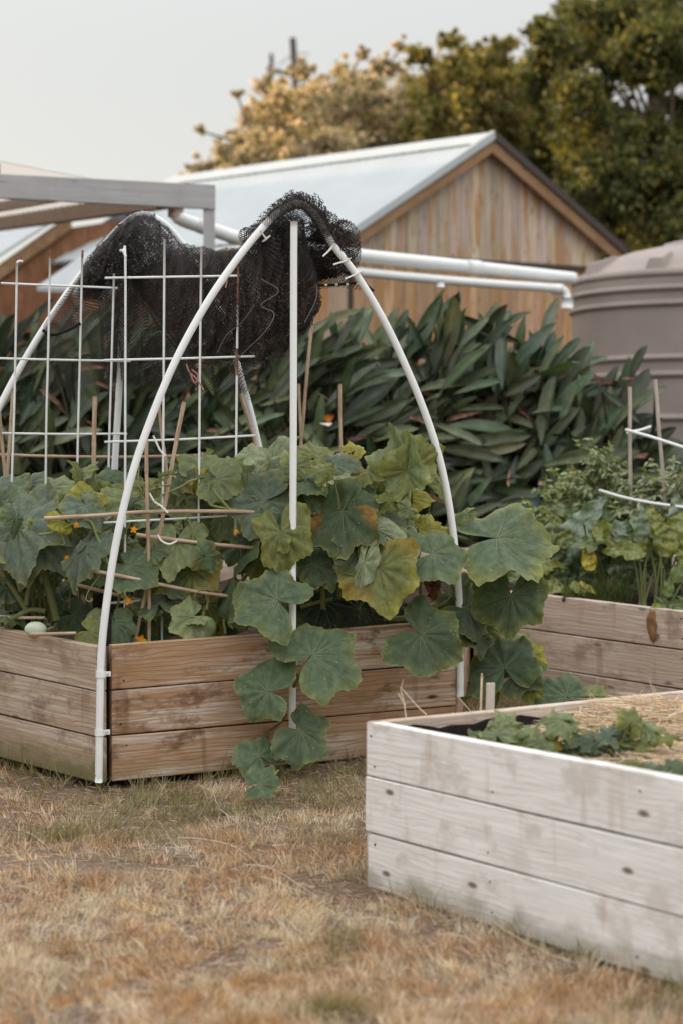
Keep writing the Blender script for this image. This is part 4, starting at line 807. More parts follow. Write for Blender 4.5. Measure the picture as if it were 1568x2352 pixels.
fill(pa, 20, [(-20, 1120), (150, 1110), (190, 1250), (180, 1400), (20, 1420), (-20, 1400)], 9.7, 10.2, 'vgglbd', 73)
# 4. vine trailing down the front of the brown bed
pd = thing('pumpkin_vine', P(665, 1735, 9.4), 'pumpkin vine trailing down the brown bed front to the lawn beside the white pole', 'pumpkin vine', 'plants in the brown bed')
place_all(pd, [
    (636, 1379, 9.38, 128, -168, 30, -4, 'g', (645, 1430, 9.5), dict(droop=.16)), (636, 1377, 9.38, 108, -110, 22, 0, 'g', None, dict(droop=.08)), (642, 1377, 9.37, 74, -30, 26, 6, 'g', None, dict(droop=.15)), (640, 1386, 9.34, 66, 60, 32, 6, 'b', None, dict(droop=.25)), (630, 1386, 9.35, 78, 130, 34, -4, 'g', None, dict(droop=.3)),
    (716, 1507, 9.36, 136, -18, 26, 5, 'g', (668, 1592, 9.5), dict(droop=.14)), (714, 1502, 9.36, 92, -100, 22, 0, 'g', None, dict(droop=.1)), (718, 1512, 9.34, 78, 68, 20, 5, 'g', None, dict(droop=.2)), (710, 1508, 9.36, 52, -170, 22, 0, 'g', None, {}),
    (617, 1589, 9.34, 112, -166, 24, -4, 'g', (660, 1620, 9.45), dict(droop=.14)), (618, 1586, 9.34, 66, -75, 22, 0, 'g', None, {}), (616, 1594, 9.33, 66, 128, 24, -5, 'g', None, {}), (622, 1592, 9.33, 50, 40, 26, 5, 'd', None, {}),
    (598, 1738, 9.32, 76, -165, 24, -4, 'g', (655, 1748, 9.42), {}), (600, 1736, 9.32, 62, -75, 22, 0, 'g', None, {}), (598, 1742, 9.31, 52, 130, 26, 0, 'g', None, {}), (604, 1740, 9.31, 52, -5, 26, 0, 'g', None, {}),
    (693, 1679, 9.32, 102, 26, 26, 5, 'g', (662, 1755, 9.42), dict(droop=.15)), (692, 1674, 9.32, 56, -85, 20, 0, 'g', None, {}), (690, 1682, 9.31, 72, 80, 26, 0, 'g', None, {}), (688, 1678, 9.32, 28, 190, 25, 0, 'g', None, {}),
    (594, 1803, 8.86, 62, -60, 36, 0, 'g', (640, 1770, 9.2), dict(wide=.9, droop=.1)), (592, 1806, 8.86, 50, -175, 32, 0, 'g', None, dict(wide=.8)), (596, 1806, 8.85, 58, 62, 32, 0, 'g', None, {}), (598, 1804, 8.85, 48, 0, 30, 0, 'g', None, {})])
for pts, rr in (([(640, 1398), (646, 1440), (648, 1500), (651, 1560), (648, 1620), (647, 1680), (650, 1730), (655, 1756)], .0085), ([(648, 1440), (640, 1420), (634, 1395)], .009), ([(652, 1600), (680, 1596), (700, 1580), (712, 1553)], .0075), ([(628, 1625), (635, 1645), (643, 1660)], .007), ([(655, 1752), (672, 1740), (690, 1715), (694, 1700)], .008), ([(640, 1770), (650, 1750), (660, 1752), (678, 1790), (690, 1800)], .0065), ([(652, 1758), (640, 1775), (628, 1785)], .0065), ([(660, 1640), (645, 1660), (618, 1680)], .0045)):
    m = MB(); m.tube(catmull([P(x, y, 9.42 if y < 1745 else 9.36) for x, y in pts], 6), rr, 8, 0, (.16, .18, .06))
for k in range(5): m.tube(catmull([P(644 + k * 2, 1412 + k * 6, 9.42), P(634 + k * 4, 1440, 9.40), P(640 + k * 2, 1462, 9.42)], 4), .006, 6, 0, (.13, .15, .05)); m.build('stem', M['vein'], pd, True)
# 5. runner reaching over the corner toward the chard bed
pe = thing('pumpkin_vine', P(1090, 1640, 9.9), 'pumpkin runner with large leaves sprawling over the bed corner toward the chard bed', 'pumpkin vine', 'plants in the brown bed')
place_all(pe, [
    (1139, 1236, 9.85, 156, -2, 50, 8, 'g', (1105, 1330, 9.9), dict(droop=.12, edge=.9, wide=1.0)), (1070, 1180, 9.95, 42, 150, 15, 0, 'l', None, dict(wide=.5)),
    (1172, 1366, 9.75, 112, -98, 6, 4, 'd', (1110, 1440, 9.9), dict(wide=.72, droop=.06)), (1170, 1368, 9.75, 92, -165, 12, -4, 'd', None, dict(wide=.7)), (1172, 1372, 9.74, 122, 88, 12, -4, 'g', None, dict(droop=.15)), (1178, 1370, 9.74, 122, 30, 12, 6, 'g', None, dict(droop=.12)), (1170, 1375, 9.74, 70, 130, 14, -4, 'g', None, {}),
    (966, 1458, 9.52, 132, 40, 12, 4, 'd', (990, 1400, 9.9), dict(droop=.12)), (968, 1456, 9.52, 126, 2, 10, 6, 'd', None, dict(droop=.12)), (968, 1452, 9.53, 112, -38, 10, 6, 'd', None, dict(droop=.1)), (964, 1462, 9.51, 112, 95, 14, -4, 'd', None, dict(droop=.15)), (960, 1458, 9.52, 72, 165, 14, -10, 'd', None, {}), (958, 1452, 9.53, 56, -145, 14, -10, 'd', None, {}),
    (1157, 1535, 9.85, 104, -132, 34, -2, 'd', (1120, 1625, 9.95), dict(droop=.15)), (1160, 1532, 9.85, 82, -70, 32, 4, 'd', None, {}), (1156, 1536, 9.84, 66, 170, 30, 0, 'd', None, {}), (1165, 1533, 9.84, 60, -25, 30, 8, 'd', None, {}),
    (1205, 1505, 10.0, 52, -32, 18, 6, 'y', None, {}), (1182, 1552, 9.85, 84, -22, 28, 6, 'd', None, dict(wide=.7)), (1200, 1570, 9.9, 48, 30, 25, 0, 'v', None, dict(wide=.6)), (1188, 1478, 10.05, 40, -50, 15, 0, 'v', None, {}),
    (1300, 1600, 9.9, 92, -150, 30, -2, 'g', None, dict(droop=.2)), (1302, 1598, 9.9, 56, -110, 28, 0, 'g', None, {}), (1306, 1602, 9.9, 62, -5, 34, 6, 'g', None, dict(wide=.8)), (1290, 1604, 9.9, 70, 175, 36, 0, 'g', None, dict(droop=.3)), (1360, 1596, 10.0, 42, -30, 30, 0, 'v', None, {}), (1355, 1590, 10.0, 36, -120, 28, 0, 'v', None, {}), (1510, 1600, 10.0, 38, -10, 40, 0, 'g', None, {}), (1500, 1600, 10.0, 30, 170, 40, 0, 'g', None, {}),
    (1066, 1398, 9.85, 92, 30, 18, 6, 'd', None, dict(droop=.2)), (1090, 1450, 9.9, 60, 60, 18, 0, 'd', None, {}), (1100, 1440, 9.95, 55, -20, 18, 0, 'v', None, dict(rust=.3)), (1040, 1400, 9.95, 55, -60, 18, 0, 'd', None, {}), (1080, 1380, 10.0, 48, -20, 18, 0, 'v', None, {}), (1140, 1440, 9.95, 30, 95, 10, 0, 'o', None, dict(wide=.5))])
for pts, rr in (([(985, 1392), (1020, 1388), (1060, 1352), (1095, 1315), (1120, 1275), (1137, 1240)], .0115), ([(1086, 1440), (1110, 1425), (1135, 1400), (1150, 1388)], .0105), ([(1060, 1610), (1095, 1585), (1125, 1555)], .0095), ([(1130, 1640), (1142, 1600), (1156, 1542)], .0095), ([(1050, 1400), (1075, 1440), (1090, 1440)], .011), ([(980, 1395), (1010, 1412), (1025, 1420)], .010), ([(1060, 1600), (1075, 1630), (1085, 1640)], .009), ([(1230, 1588), (1270, 1600), (1330, 1600), (1370, 1600), (1480, 1605)], .008), ([(1156, 1500), (1180, 1560), (1230, 1590)], .008)):
    m = MB(); m.tube(catmull([P(x, y, 9.93) for x, y in pts], 6), rr, 8, 0, (.15, .18, .055)); m.build('stem', M['vein'], pe, True)
# the pale squash on the soil
m = MB(); n1, n2 = 20, 24; c0 = P(82, 1446, 9.62); pts = np.zeros((n1, n2, 3))
for i in range(n1):
    a = PI * i / (n1 - 1)
    for k in range(n2):
        b = 2 * PI * k / n2; r = 1 + .015 * math.cos(b * 5); pts[i, k] = c0 + np.array([math.cos(a) * .05, math.sin(a) * math.cos(b) * .036 * r, math.sin(a) * math.sin(b) * .036 * r])
m.grid(pts, close_v=True); sq = m.build('squash', M['fruit'], None, True); tag(sq, 'pale green oval squash behind the rim of the brown bed', 'squash')
m = MB(); m.tube([c0 + [.056, 0, 0], c0 + [.07, -.004, .008], c0 + [.085, -.006, .012]], [.007, .005, .006], 7, 0, (.2, .22, .08)); m.build('stalk', M['vein'], sq, True)
# dark plastic stake inside the corner
m = MB(); m.tube([P(251, 1408, 9.42), P(249, 1500, 9.42)], .012, 4); tag(m.build('garden_stake', M['liner'], None), 'short dark brown stake inside the bed corner', 'stake')

# ------------------------------------------------------------------ seedlings, stake and straw in the pale bed
def fp(px, py, d): return P(px, py, d)
SEED = [('melon seedling nearest the grey stub stake', 1150, 1705, 7.45, [(1140, 1690, 66, -110, 20, -20, 'l'), (1150, 1695, 60, 160, 30, -10, 'v'), (1165, 1670, 60, -65, 6, 20, 'l'), (1180, 1700, 60, 25, 25, 5, 'v'), (1130, 1700, 50, 180, 40, 0, 'v'), (1165, 1715, 44, 60, 20, 5, 'v'), (1205, 1710, 46, 130, 15, 0, 'g')]),
        ('melon seedling with a pale broad leaf held up in the middle of the row', 1255, 1715, 7.3, [(1250, 1700, 66, 175, 30, 0, 'l'), (1290, 1655, 76, -170, 34, 0, 'l'), (1292, 1660, 56, -15, 38, 0, 'l'), (1240, 1705, 44, 95, 12, 0, 'v'), (1280, 1720, 48, 40, 20, 0, 'g'), (1325, 1700, 52, 120, 12, 10, 'b'), (1265, 1710, 40, -60, 20, 0, 'o'), (1310, 1690, 50, 0, 30, 10, 'g')]),
        ('melon seedling with curled leaves farther along the straw', 1425, 1700, 7.25, [(1400, 1690, 58, -170, 30, -10, 'b'), (1420, 1685, 48, -110, 25, 0, 'g'), (1425, 1700, 52, 150, 20, 0, 'b'), (1450, 1660, 58, -70, 10, 20, 'v'), (1455, 1670, 44, 40, 20, 10, 'v'), (1480, 1670, 62, 25, 40, 0, 'l'), (1530, 1690, 40, 10, 40, 0, 'v'), (1410, 1705, 40, 60, 15, 0, 'd')]),
        ('melon seedling low behind the near rim at the right edge', 1480, 1768, 6.62, [(1450, 1755, 48, 170, 30, 0, 'v'), (1455, 1758, 48, 20, 30, 0, 'v'), (1500, 1765, 40, -30, 30, 0, 'b'), (1545, 1765, 48, -60, 20, 0, 'g'), (1560, 1775, 44, 30, 30, 0, 'v')])]
SEED[0][4].extend([(1080, 1702, 44, 175, 30, -10, 'v'), (1100, 1698, 46, -140, 26, 0, 'g'), (1215, 1690, 52, -40, 22, 0, 'l'), (1175, 1690, 40, -100, 8, 20, 'v')]); SEED[1][4].extend([(1340, 1690, 56, 20, 30, 0, 'v'), (1360, 1705, 50, 150, 20, 0, 'b'), (1345, 1715, 46, 60, 20, 0, 'g')]); SEED[2][4].extend([(1385, 1712, 50, 170, 30, 0, 'g'), (1470, 1712, 50, -10, 34, 0, 'v'), (1500, 1680, 54, -150, 26, 0, 'l')])
for lab, x, y, d, lv in SEED:
    ps = thing('melon_seedling', P(x, y + 15, d), lab, 'seedling', 'seedlings in the straw')
    for k, (lx, ly, L, an, el, az, kd) in enumerate(lv): place(ps, lx, ly, d - .02 + .02 * (k % 3), L * .78, an, el + 16, az, kd, (x, y + 12, d), wide=.8, ruffle=2.2, droop=.35, vein=.8, lobes=1.25, sinus=.45)
m = MB(); a = P(1126, 1569, 8.1); b = P(1122, 1716, 8.1); w_ = .0165
def sq_post(m, a, b, w, tw=0.): m.hexa([b + [-w, -w, 0], b + [w, -w, 0], b + [w, w, 0], b + [-w, w, 0], a + [-w * .9, -w, 0], a + [w * .95, -w, .004], a + [w * .9, w, -.003], a + [-w, w, 0]])
sq_post(m, a, b, w_); st_ = m.build('garden_stake', M['stake'], None); tag(st_, 'short square stub of grey split wood standing in the pale bed', 'stake')
bv = st_.modifiers.new('bevel', 'BEVEL'); bv.width = .004; bv.segments = 2
M['straw'] = leafmat('dry_straw', .12, .6, 40, .3, .12, .1, (1.1, 1, .8))
SC = np.array([.80, .645, .45])
m = MB(); m.tube(catmull([P(1106, 1547, 8.15), P(1104, 1600, 8.15), P(1102, 1690, 8.15)], 4), .0042, 6, 0, SC * 1.05); tag(m.build('straw_stalk', M['straw'], None, True), 'stiff upright straw stalk beside the grey stub stake', 'straw stalk')
def blades(mm, base, dirs, length, width, bend, cols, nseg=3):
    """many bent ribbons at once (numpy)"""
    n = len(base); t = np.linspace(0, 1, nseg + 1); up = np.array([0, 0, 1.])
    side = np.cross(dirs, rng.normal(0, 1, (n, 3))); side /= np.linalg.norm(side, axis=1)[:, None] + 1e-9
    V = np.zeros((n, nseg + 1, 2, 3))
    for k, tt in enumerate(t):
        c = base + dirs * (length * tt)[:, None] + bend * (length * tt ** 2)[:, None]; w_ = (width * (1 - .75 * tt))[:, None] * .5
        V[:, k, 0] = c - side * w_; V[:, k, 1] = c + side * w_
    idx = np.arange(n)[:, None] * (nseg + 1) * 2; f = []
    for k in range(nseg): f.append(np.concatenate([idx + 2 * k, idx + 2 * k + 1, idx + 2 * k + 3, idx + 2 * k + 2], 1))
    mm.add(V.reshape(-1, 3), np.concatenate(f), 0, None, np.repeat(cols, (nseg + 1) * 2, axis=0))
# straw mulch
N = 34000; a_ = rng.uniform(.04, 2.6, N); b_ = np.clip(rng.beta(2.2, 1.3, N) * 2.3, .12, 2.24); b_ = np.where((a_ < .45) & (b_ < .4), b_ + .35, b_)
keep = (b_ + .55 * a_ > .52 + rng.uniform(0, .25, N)); a_, b_ = a_[keep], b_[keep]; N = len(a_)
bx = FC[0] + u1[0] * a_ + v1[0] * b_; by = FC[1] + u1[1] * a_ + v1[1] * b_
bz = .475 + .012 + fmound(bx, by) + .015 * rng.random(N)
yaw = rng.uniform(0, 2 * PI, N); el_ = np.abs(rng.normal(0, .22, N)); el_[rng.random(N) < .012] += .8
D = np.stack([np.cos(yaw) * np.cos(el_), np.sin(yaw) * np.cos(el_), np.sin(el_)], 1)
mm = MB(); blades(mm, np.stack([bx, by, bz], 1), D, rng.uniform(.04, .17, N), rng.uniform(.0022, .0042, N), np.stack([rng.normal(0, .12, N), rng.normal(0, .12, N), -el_ * .55], 1), SC * rng.uniform(.55, 1.25, (N, 1)) * np.array([1, 1, 1]) * (1 + rng.normal(0, .05, (N, 3))))
tag(mm.build('straw_mulch', M['straw'], None), kind='stuff')
# loose wisps standing up from the bed
WISP = [([(978, 1642), (955, 1620), (925, 1585), (918, 1580)], 7.7), ([(932, 1650), (926, 1610), (920, 1585), (926, 1560)], 7.65), ([(930, 1620), (916, 1598), (913, 1590)], 7.65), ([(1105, 1660), (1080, 1635), (1046, 1595)], 8.1), ([(1160, 1720), (1100, 1690), (1040, 1650)], 8.1), ([(1225, 1680), (1238, 1640), (1248, 1622)], 8.1), ([(1240, 1680), (1248, 1655), (1250, 1630)], 8.1), ([(1380, 1690), (1365, 1650), (1351, 1580)], 8.0), ([(1400, 1680), (1385, 1630), (1353, 1590)], 8.1), ([(1400, 1660), (1404, 1620), (1406, 1600)], 8.2), ([(1530, 1670), (1510, 1620), (1489, 1556)], 8.1), ([(1545, 1690), (1520, 1630), (1500, 1575)], 8.1), ([(1395, 1755), (1370, 1720), (1358, 1698)], 7.4), ([(1300, 1650), (1340, 1640), (1420, 1648), (1500, 1640)], 8.2), ([(1200, 1690), (1205, 1660), (1212, 1655)], 8.0), ([(1020, 1675), (1030, 1650), (1040, 1635)], 8.0), ([(1040, 1680), (1052, 1668), (1060, 1664)], 8.0)]
for pts, d in WISP:
    m = MB(); p = catmull([P(x, y, d) for x, y in pts], 5); m.tube(p, np.linspace(.0026, .0012, len(p)), 5, 0, SC)
    tag(m.build('straw_wisp', M['straw'], None, True), 'thin dry straw wisp sticking up out of the pale bed', 'straw wisp', 'straw wisps sticking up from the pale bed')
# ------------------------------------------------------------------ chard and tomatoes in the right-hand bed
QS = {0: (-1, -.55, 0, .55, 1), 1: (-1, -.85, -.6, -.35, -.12, 0, .12, .35, .6, .85, 1)}
def long_leaf(mm, base, dirv, nrm, L, W, fold, droop, c, nseg=8, ruff=0., seed=0., pet=.0, petc=None, tipw=.6, mat=0, fine=0, wexp=.75):
    """a stalked paddle leaf with a folded midrib; base = foot of the blade"""
    d = unit(dirv); n = unit(nrm - d * np.dot(nrm, d)); s_ = np.cross(n, d); rows = []; cc = []; lcs = []
    for k in range(nseg + 1):
        t = k / nseg; w = W * .5 * (math.sin(PI * min(1, t ** tipw)) ** wexp if 0 < t < 1 else .02); x = base + d * L * t - n * droop * L * t * t
        row = []; 
        for j, q in enumerate(QS[fine]):
            rz = ruff * W * math.sin(t * 14 + q * 3 + seed) * abs(q) ** 1.5 + (fine * W * (.07 * math.sin(t * 31 + q * 9 + seed) * math.sin(q * 8 + seed) + .10 * abs(q) ** 2 * math.sin(t * 23 + seed * 2 + q)))
            row.append(x + s_ * w * q * (1 - .25 * fold) + n * (abs(q) * w * fold + rz)); lcs.append((t * L, q * w, seed))
            cc.append(np.array(c) * (1.0 if abs(q) > .1 else 1.35))
        rows.append(row)
    mm.grid(rows, mat, lcs, np.array(cc))
    return rows
# Swiss chard
CH = [('chard plant with a yellowing leaf at the left end of the tan bed', [(1230, 1290, 11.9, 90, -150, 'g'), (1250, 1270, 12, 110, -90, 'g'), (1255, 1260, 12.1, 120, -125, 'g'), (1225, 1330, 11.8, 100, -165, 'g'), (1290, 1300, 11.9, 90, 60, 'd'), (1270, 1240, 12.2, 120, -60, 'g'), (1300, 1350, 11.8, 70, 150, 'd'), (1235, 1345, 11.85, 70, 20, 'd'), (1352, 1285, 11.7, 66, -95, 'y'), (1290, 1230, 12, 80, -110, 'v'), (1240, 1300, 11.75, 80, -10, 'v'), (1275, 1345, 11.7, 60, 20, 'v'), (1255, 1300, 12, 100, -20, 'g'), (1280, 1330, 11.75, 70, 90, 'd')], (1270, 1370, 12.0)),
      ('chard plant with a tall crinkled upright leaf in the middle of the tan bed', [(1320, 1230, 12.0, 155, -62, 'b'), (1380, 1230, 12, 95, -20, 'g'), (1370, 1290, 11.9, 100, 70, 'd'), (1340, 1280, 11.9, 100, 110, 'd'), (1400, 1250, 12, 110, 10, 'v'), (1430, 1280, 11.8, 100, 80, 'd'), (1380, 1190, 12.1, 80, -30, 'g'), (1320, 1190, 12.2, 90, -140, 'g'), (1350, 1330, 11.8, 80, 100, 'd'), (1420, 1320, 11.7, 80, 60, 'd'), (1450, 1250, 11.9, 80, -120, 'v'), (1400, 1230, 11.75, 110, 15, 'v'), (1365, 1210, 11.8, 70, 20, 'b'), (1430, 1215, 11.75, 80, 0, 'b'), (1345, 1250, 11.7, 70, -160, 'g')], (1400, 1390, 11.9)),
      ('chard plant with upright yellow green leaves at the right of the tan bed', [(1500, 1245, 11.6, 105, -98, 'v'), (1535, 1240, 11.5, 110, -68, 'v'), (1465, 1240, 11.7, 95, -85, 'g'), (1560, 1200, 11.6, 100, -100, 'b'), (1575, 1260, 11.5, 90, -70, 'v'), (1480, 1260, 11.6, 100, -150, 'g'), (1440, 1300, 11.6, 90, 110, 'd'), (1500, 1290, 11.6, 80, 80, 'd'), (1460, 1330, 11.6, 90, 130, 'd'), (1540, 1330, 11.6, 80, 60, 'd'), (1470, 1215, 11.55, 80, -80, 'b'), (1515, 1210, 11.5, 70, -110, 'v'), (1450, 1265, 11.5, 90, -170, 'v'), (1590, 1320, 11.5, 80, -40, 'g'), (1545, 1410, 11.15, 70, -120, 'g'), (1560, 1400, 11.1, 80, 70, 'g')], (1490, 1400, 11.5))]
CC = {'d': (.07, .11, .052), 'g': (.13, .175, .065), 'k': (.035, .055, .033), 'b': (.18, .24, .165), 'v': (.20, .225, .05), 'y': (.48, .40, .07)}
for lab, lv, rt in CH:
    pl = thing('chard_plant', P(*rt), lab, 'chard plant', 'chard plants in the tan bed')
    for i, (x, y, d, L, an, kd) in enumerate(lv):
        a = math.radians(an); dv = np.array([math.cos(a), rng.uniform(-.35, .1), -math.sin(a)]); nr = np.array([rng.normal(0, .3), -1, .55])
        mm = MB(); b = P(x, y, d) - unit(dv) * L * .4 * d / F
        long_leaf(mm, b, dv, nr, L * 1.12 * d / F, L * .58 * d / F, .3, .35, CC[kd], 30, .14, i * 1.3, mat=0, fine=1)
        root = P(rt[0] * .55 + x * .45 + rng.normal(0, 12), rt[1], rt[2]); t = np.linspace(0, 1, 8)[:, None]; mid = (b + root) / 2 + [0, -.03, .04]
        mm.tube(b * (1 - t) ** 2 + 2 * mid * t * (1 - t) + root * t ** 2, np.linspace(.0045, .0075, 8), 7, 1, (.15, .18, .06)); mm.build('leaf', [M['chard'], M['vein']], pl, True)
# the dead and yellow leaf hanging over the rim
dl = thing('chard_plant', P(1520, 1405, 11.0), 'brown dead chard leaf and green leaves hanging over the front of the tan bed', 'chard plant', 'chard plants in the tan bed')
for i, (x, y, an, L, kd, nm) in enumerate([(1510, 1400, 100, 78, 'dead', 'dead_leaf'), (1532, 1400, 70, 72, 'g', 'leaf'), (1538, 1420, 100, 70, 'd', 'leaf'), (1515, 1385, 120, 50, 'v', 'leaf'), (1548, 1385, 40, 60, 'g', 'leaf'), (1530, 1370, -80, 50, 'g', 'leaf'), (1545, 1340, -70, 60, 'g', 'leaf'), (1560, 1390, 60, 60, 'y', 'leaf'), (1518, 1415, 95, 30, 'y', 'leaf')]):
    a = math.radians(an); mm = MB(); L2 = L * 11 / F
    long_leaf(mm, P(x, y, 10.96 + .01 * i), np.array([math.cos(a), -.12, -math.sin(a)]), np.array([.2 * (i % 3 - 1), -1, .2]), L2, L2 * .6, .3, .1, (.22, .13, .06) if kd == 'dead' else CC[kd], 10, .12, i)
    mm.build(nm, M['deadleaf'] if kd == 'dead' else M['chard'], dl, True)
mm = MB(); 
for i, (x, an, c) in enumerate([(1290, 175, 'y'), (1320, 5, 'y'), (1305, 20, 'v')]):
    a = math.radians(an); long_leaf(mm, P(x, 1352 - 4 * i, 11.7 - .03 * i), np.array([math.cos(a), -.2, -math.sin(a) + .1]), np.array([0, -.7, .7]), .12, .075, .2, .5, CC[c] if i else (.25, .27, .10), 8, .1, i)
yl = mm.build('chard_leaf', M['chard'], None, True); tag(yl, 'yellow fallen chard leaf draped over the rim of the tan bed', 'chard leaf')
# tomatoes: masses of small leaflets on arching stems
def tomato(label, stems, seed, c):
    pl = thing('tomato_plant', P(*stems[0][0]), label, 'tomato plant', 'tomato plants in the tan bed'); mst = []; mf = MB(); r_ = np.random.default_rng(seed)
    for st in stems:
        q = catmull([P(*s_) for s_ in st], 7); ms = MB(); mst.append(ms); ms.tube(q, np.linspace(.008, .003, len(q)), 6, 0, (.16, .20, .08))
        for k in range(4, len(q)):
            for _ in range(5):
                dr = unit(r_.normal(0, 1, 3) + [0, -.5, .15]); b = q[k]; ln = r_.uniform(.09, .2)
                e = b + dr * ln + [0, 0, -.03]; ms.tube([b, (b + e) / 2 + [0, 0, .015], e], [.0025, .002, .0012], 5, 0, (.17, .21, .09))
                for t in (.3, .5, .7, .9, 1.):
                    for sg in (-1, 1):
                        dv = unit(dr * .6 + np.cross(dr, [0, 0, 1]) * sg + r_.normal(0, .4, 3) + [0, 0, -.35]); L = r_.uniform(.028, .06)
                        long_leaf(mf, b + (e - b) * t, dv, r_.normal(0, .6, 3) + [0, -.5, 1], L, L * .5, .25, .3, np.array(c) * r_.uniform(.6, 1.35), 4, .1, r_.random() * 6)
                if r_.random() < .12:
                    p = e + r_.normal(0, .012, 3); fl = MB(); fl.add([p, p + [.008, -.004, -.012], p + [0, 0, -.026], p + [-.008, -.004, -.012]], [(0, 1, 2, 3)]); fl.build('flower', FLY, pl)
    mf.build('foliage', M['tomato'], pl, True)
    for s_ in mst: s_.build('stem', M['vein'], pl, True)
FLY = plain('yellow_petal', (.62, .42, .04), .6, .2, .1)
tomato('tomato plant with a tall shoot reaching up in front of the dark leaves', [[(1390, 1330, 12.7), (1400, 1200, 12.7), (1385, 1100, 12.6), (1372, 1050, 12.5)], [(1400, 1300, 12.6), (1370, 1190, 12.5), (1330, 1120, 12.4)], [(1390, 1300, 12.6), (1440, 1200, 12.6), (1420, 1110, 12.5)], [(1400, 1330, 12.4), (1410, 1250, 12.3), (1440, 1180, 12.2)], [(1390, 1300, 12.4), (1370, 1240, 12.3), (1390, 1170, 12.2)]], 3, (.23, .265, .135))
tomato('tomato plant with pale tangled tops under the lower white rod', [[(1520, 1330, 12.3), (1510, 1200, 12.3), (1480, 1110, 12.2)], [(1520, 1300, 12.3), (1550, 1180, 12.2), (1540, 1100, 12.1)], [(1530, 1300, 12.2), (1580, 1200, 12.1), (1570, 1110, 12.0)], [(1520, 1300, 12.1), (1490, 1230, 12.0), (1470, 1160, 12.0)], [(1540, 1300, 12.0), (1540, 1230, 11.9), (1560, 1160, 11.9)], [(1500, 1300, 12.3), (1460, 1200, 12.3), (1455, 1100, 12.3)]], 4, (.25, .275, .165))
tomato('tomato plant with bright leaves at the left end, beside the teal stake', [[(1320, 1330, 12.7), (1310, 1200, 12.7), (1300, 1110, 12.6)], [(1320, 1300, 12.6), (1290, 1200, 12.6), (1265, 1160, 12.5)], [(1310, 1300, 12.5), (1280, 1240, 12.4), (1260, 1190, 12.4)]], 5, (.25, .285, .11))
gr_ = MB(); n = 260; a_ = rng.uniform(1290, 1450, n); base = np.array([P(x, 1395 + rng.uniform(-6, 10), 11.5) for x in a_]); base[:, 2] = .78
dr = np.stack([rng.normal(0, .22, n), rng.normal(0, .2, n), np.ones(n)], 1); blades(gr_, base, dr, rng.uniform(.06, .17, n), np.full(n, .004), rng.normal(0, .15, (n, 3)), np.array([.10, .13, .04]) * rng.uniform(.6, 1.5, (n, 1)))
tag(gr_.build('grass', M['grass'], None), kind='stuff')

# ------------------------------------------------------------------ bird of paradise hedge
SFL = plain('faded_orange_bract', (.50, .17, .03), .7, .2, .3, 30)
def strel(label, x0, y0, top, spread, n, seed, dead=6, flower=None, lean=.25):
    r_ = np.random.default_rng(seed); n = int(n * 3.2); zb = float(gz(x0, y0)); pl = thing('bird_of_paradise', (x0, y0, zb), label, 'bird of paradise', 'bird of paradise hedge'); mf = MB(); md = MB()
    for i in range(n):
        az = r_.uniform(0, 2 * PI); q = r_.random() ** .75; hgt = (top + .06 - zb) * (1 - .62 * q) * r_.uniform(.85, 1.0)
        reach = spread * (.25 + q * .85) * r_.uniform(.75, 1.1)
        out = np.array([math.cos(az) * reach + lean * q, math.sin(az) * reach * .55 - .1 * q, 0]); b0 = np.array([x0 + r_.normal(0, .12), y0 + r_.normal(0, .1), zb])
        L = r_.uniform(.30, .56); dv = unit(np.array([out[0] * .75 + .34 + r_.normal(0, .3), out[1] * .7 + r_.normal(0, .15), (.80 - .72 * q) + r_.normal(0, .28)]))
        p = b0 + out; p[2] = zb + hgt; e = p - dv * L * .75
        nr = unit(np.array([r_.normal(-.25, .5), -.9, .55 + r_.normal(0, .35)])); W = L * r_.uniform(.17, .29)
        cb = np.array((.068, .092, .048)) * r_.uniform(.3, 1.7) * np.array([1 + r_.normal(0, .12), 1, 1 + r_.normal(0, .15)])
        long_leaf(mf, e, dv, nr, L, W, r_.uniform(.35, .8), r_.uniform(.0, .18), cb, 11, .03, r_.random() * 6, tipw=r_.uniform(1.0, 1.5), wexp=.58)
        t = np.linspace(0, 1, 6)[:, None]; mid = np.array([b0[0] + out[0] * .3, b0[1] + out[1] * .3, zb + hgt * .6]); mf.tube(b0 * (1 - t) ** 2 + 2 * mid * t * (1 - t) + e * t ** 2, np.linspace(.014, .008, 6), 5, 0, (.075, .075, .04))
    for i in range(int(dead * 2.8)):
        az = r_.uniform(PI, 2 * PI) ; rr = spread * r_.uniform(.3, .9); p = np.array([x0 + math.cos(az) * rr, y0 + math.sin(az) * rr * .5, zb + (top - zb) * r_.uniform(.15, .85)])
        dv = unit(np.array([r_.normal(.5, .4), r_.normal(0, .3), r_.normal(-.15, .35)])); L = r_.uniform(.14, .32)
        md = MB(); long_leaf(md, p, dv, np.array([r_.normal(0, .4), -1, .6]), L, L * r_.uniform(.07, .2), .9, .25, np.array((.30, .17, .13)) * r_.uniform(.6, 1.3), 7, .1, r_.random() * 6); md.build('dead_leaf', M['deadleaf'], pl, True)
    mf.build('foliage', M['strel'], pl, True)
    for fx, fy, fd_, s in (flower or []):
        m = MB(); c = P(fx, fy, fd_)
        for k in range(5):
            a = math.radians(60 + 18 * k); o = np.array([math.cos(a), -.1, math.sin(a)]); pp = np.array([-o[2], 0, o[0]])
            m.add([c, c + (o * .5 + pp * .1) * s, c + o * s, c + (o * .5 - pp * .1) * s], [(0, 1, 2, 3)])
        m.tube([c + [-.10 * s / .12, 0, .0], c + [0, 0, -.012], c + [.02, 0, 0]], [.003, .011, .006], 6, 1); m.build('flower', [SFL, M['deadleaf']], pl)
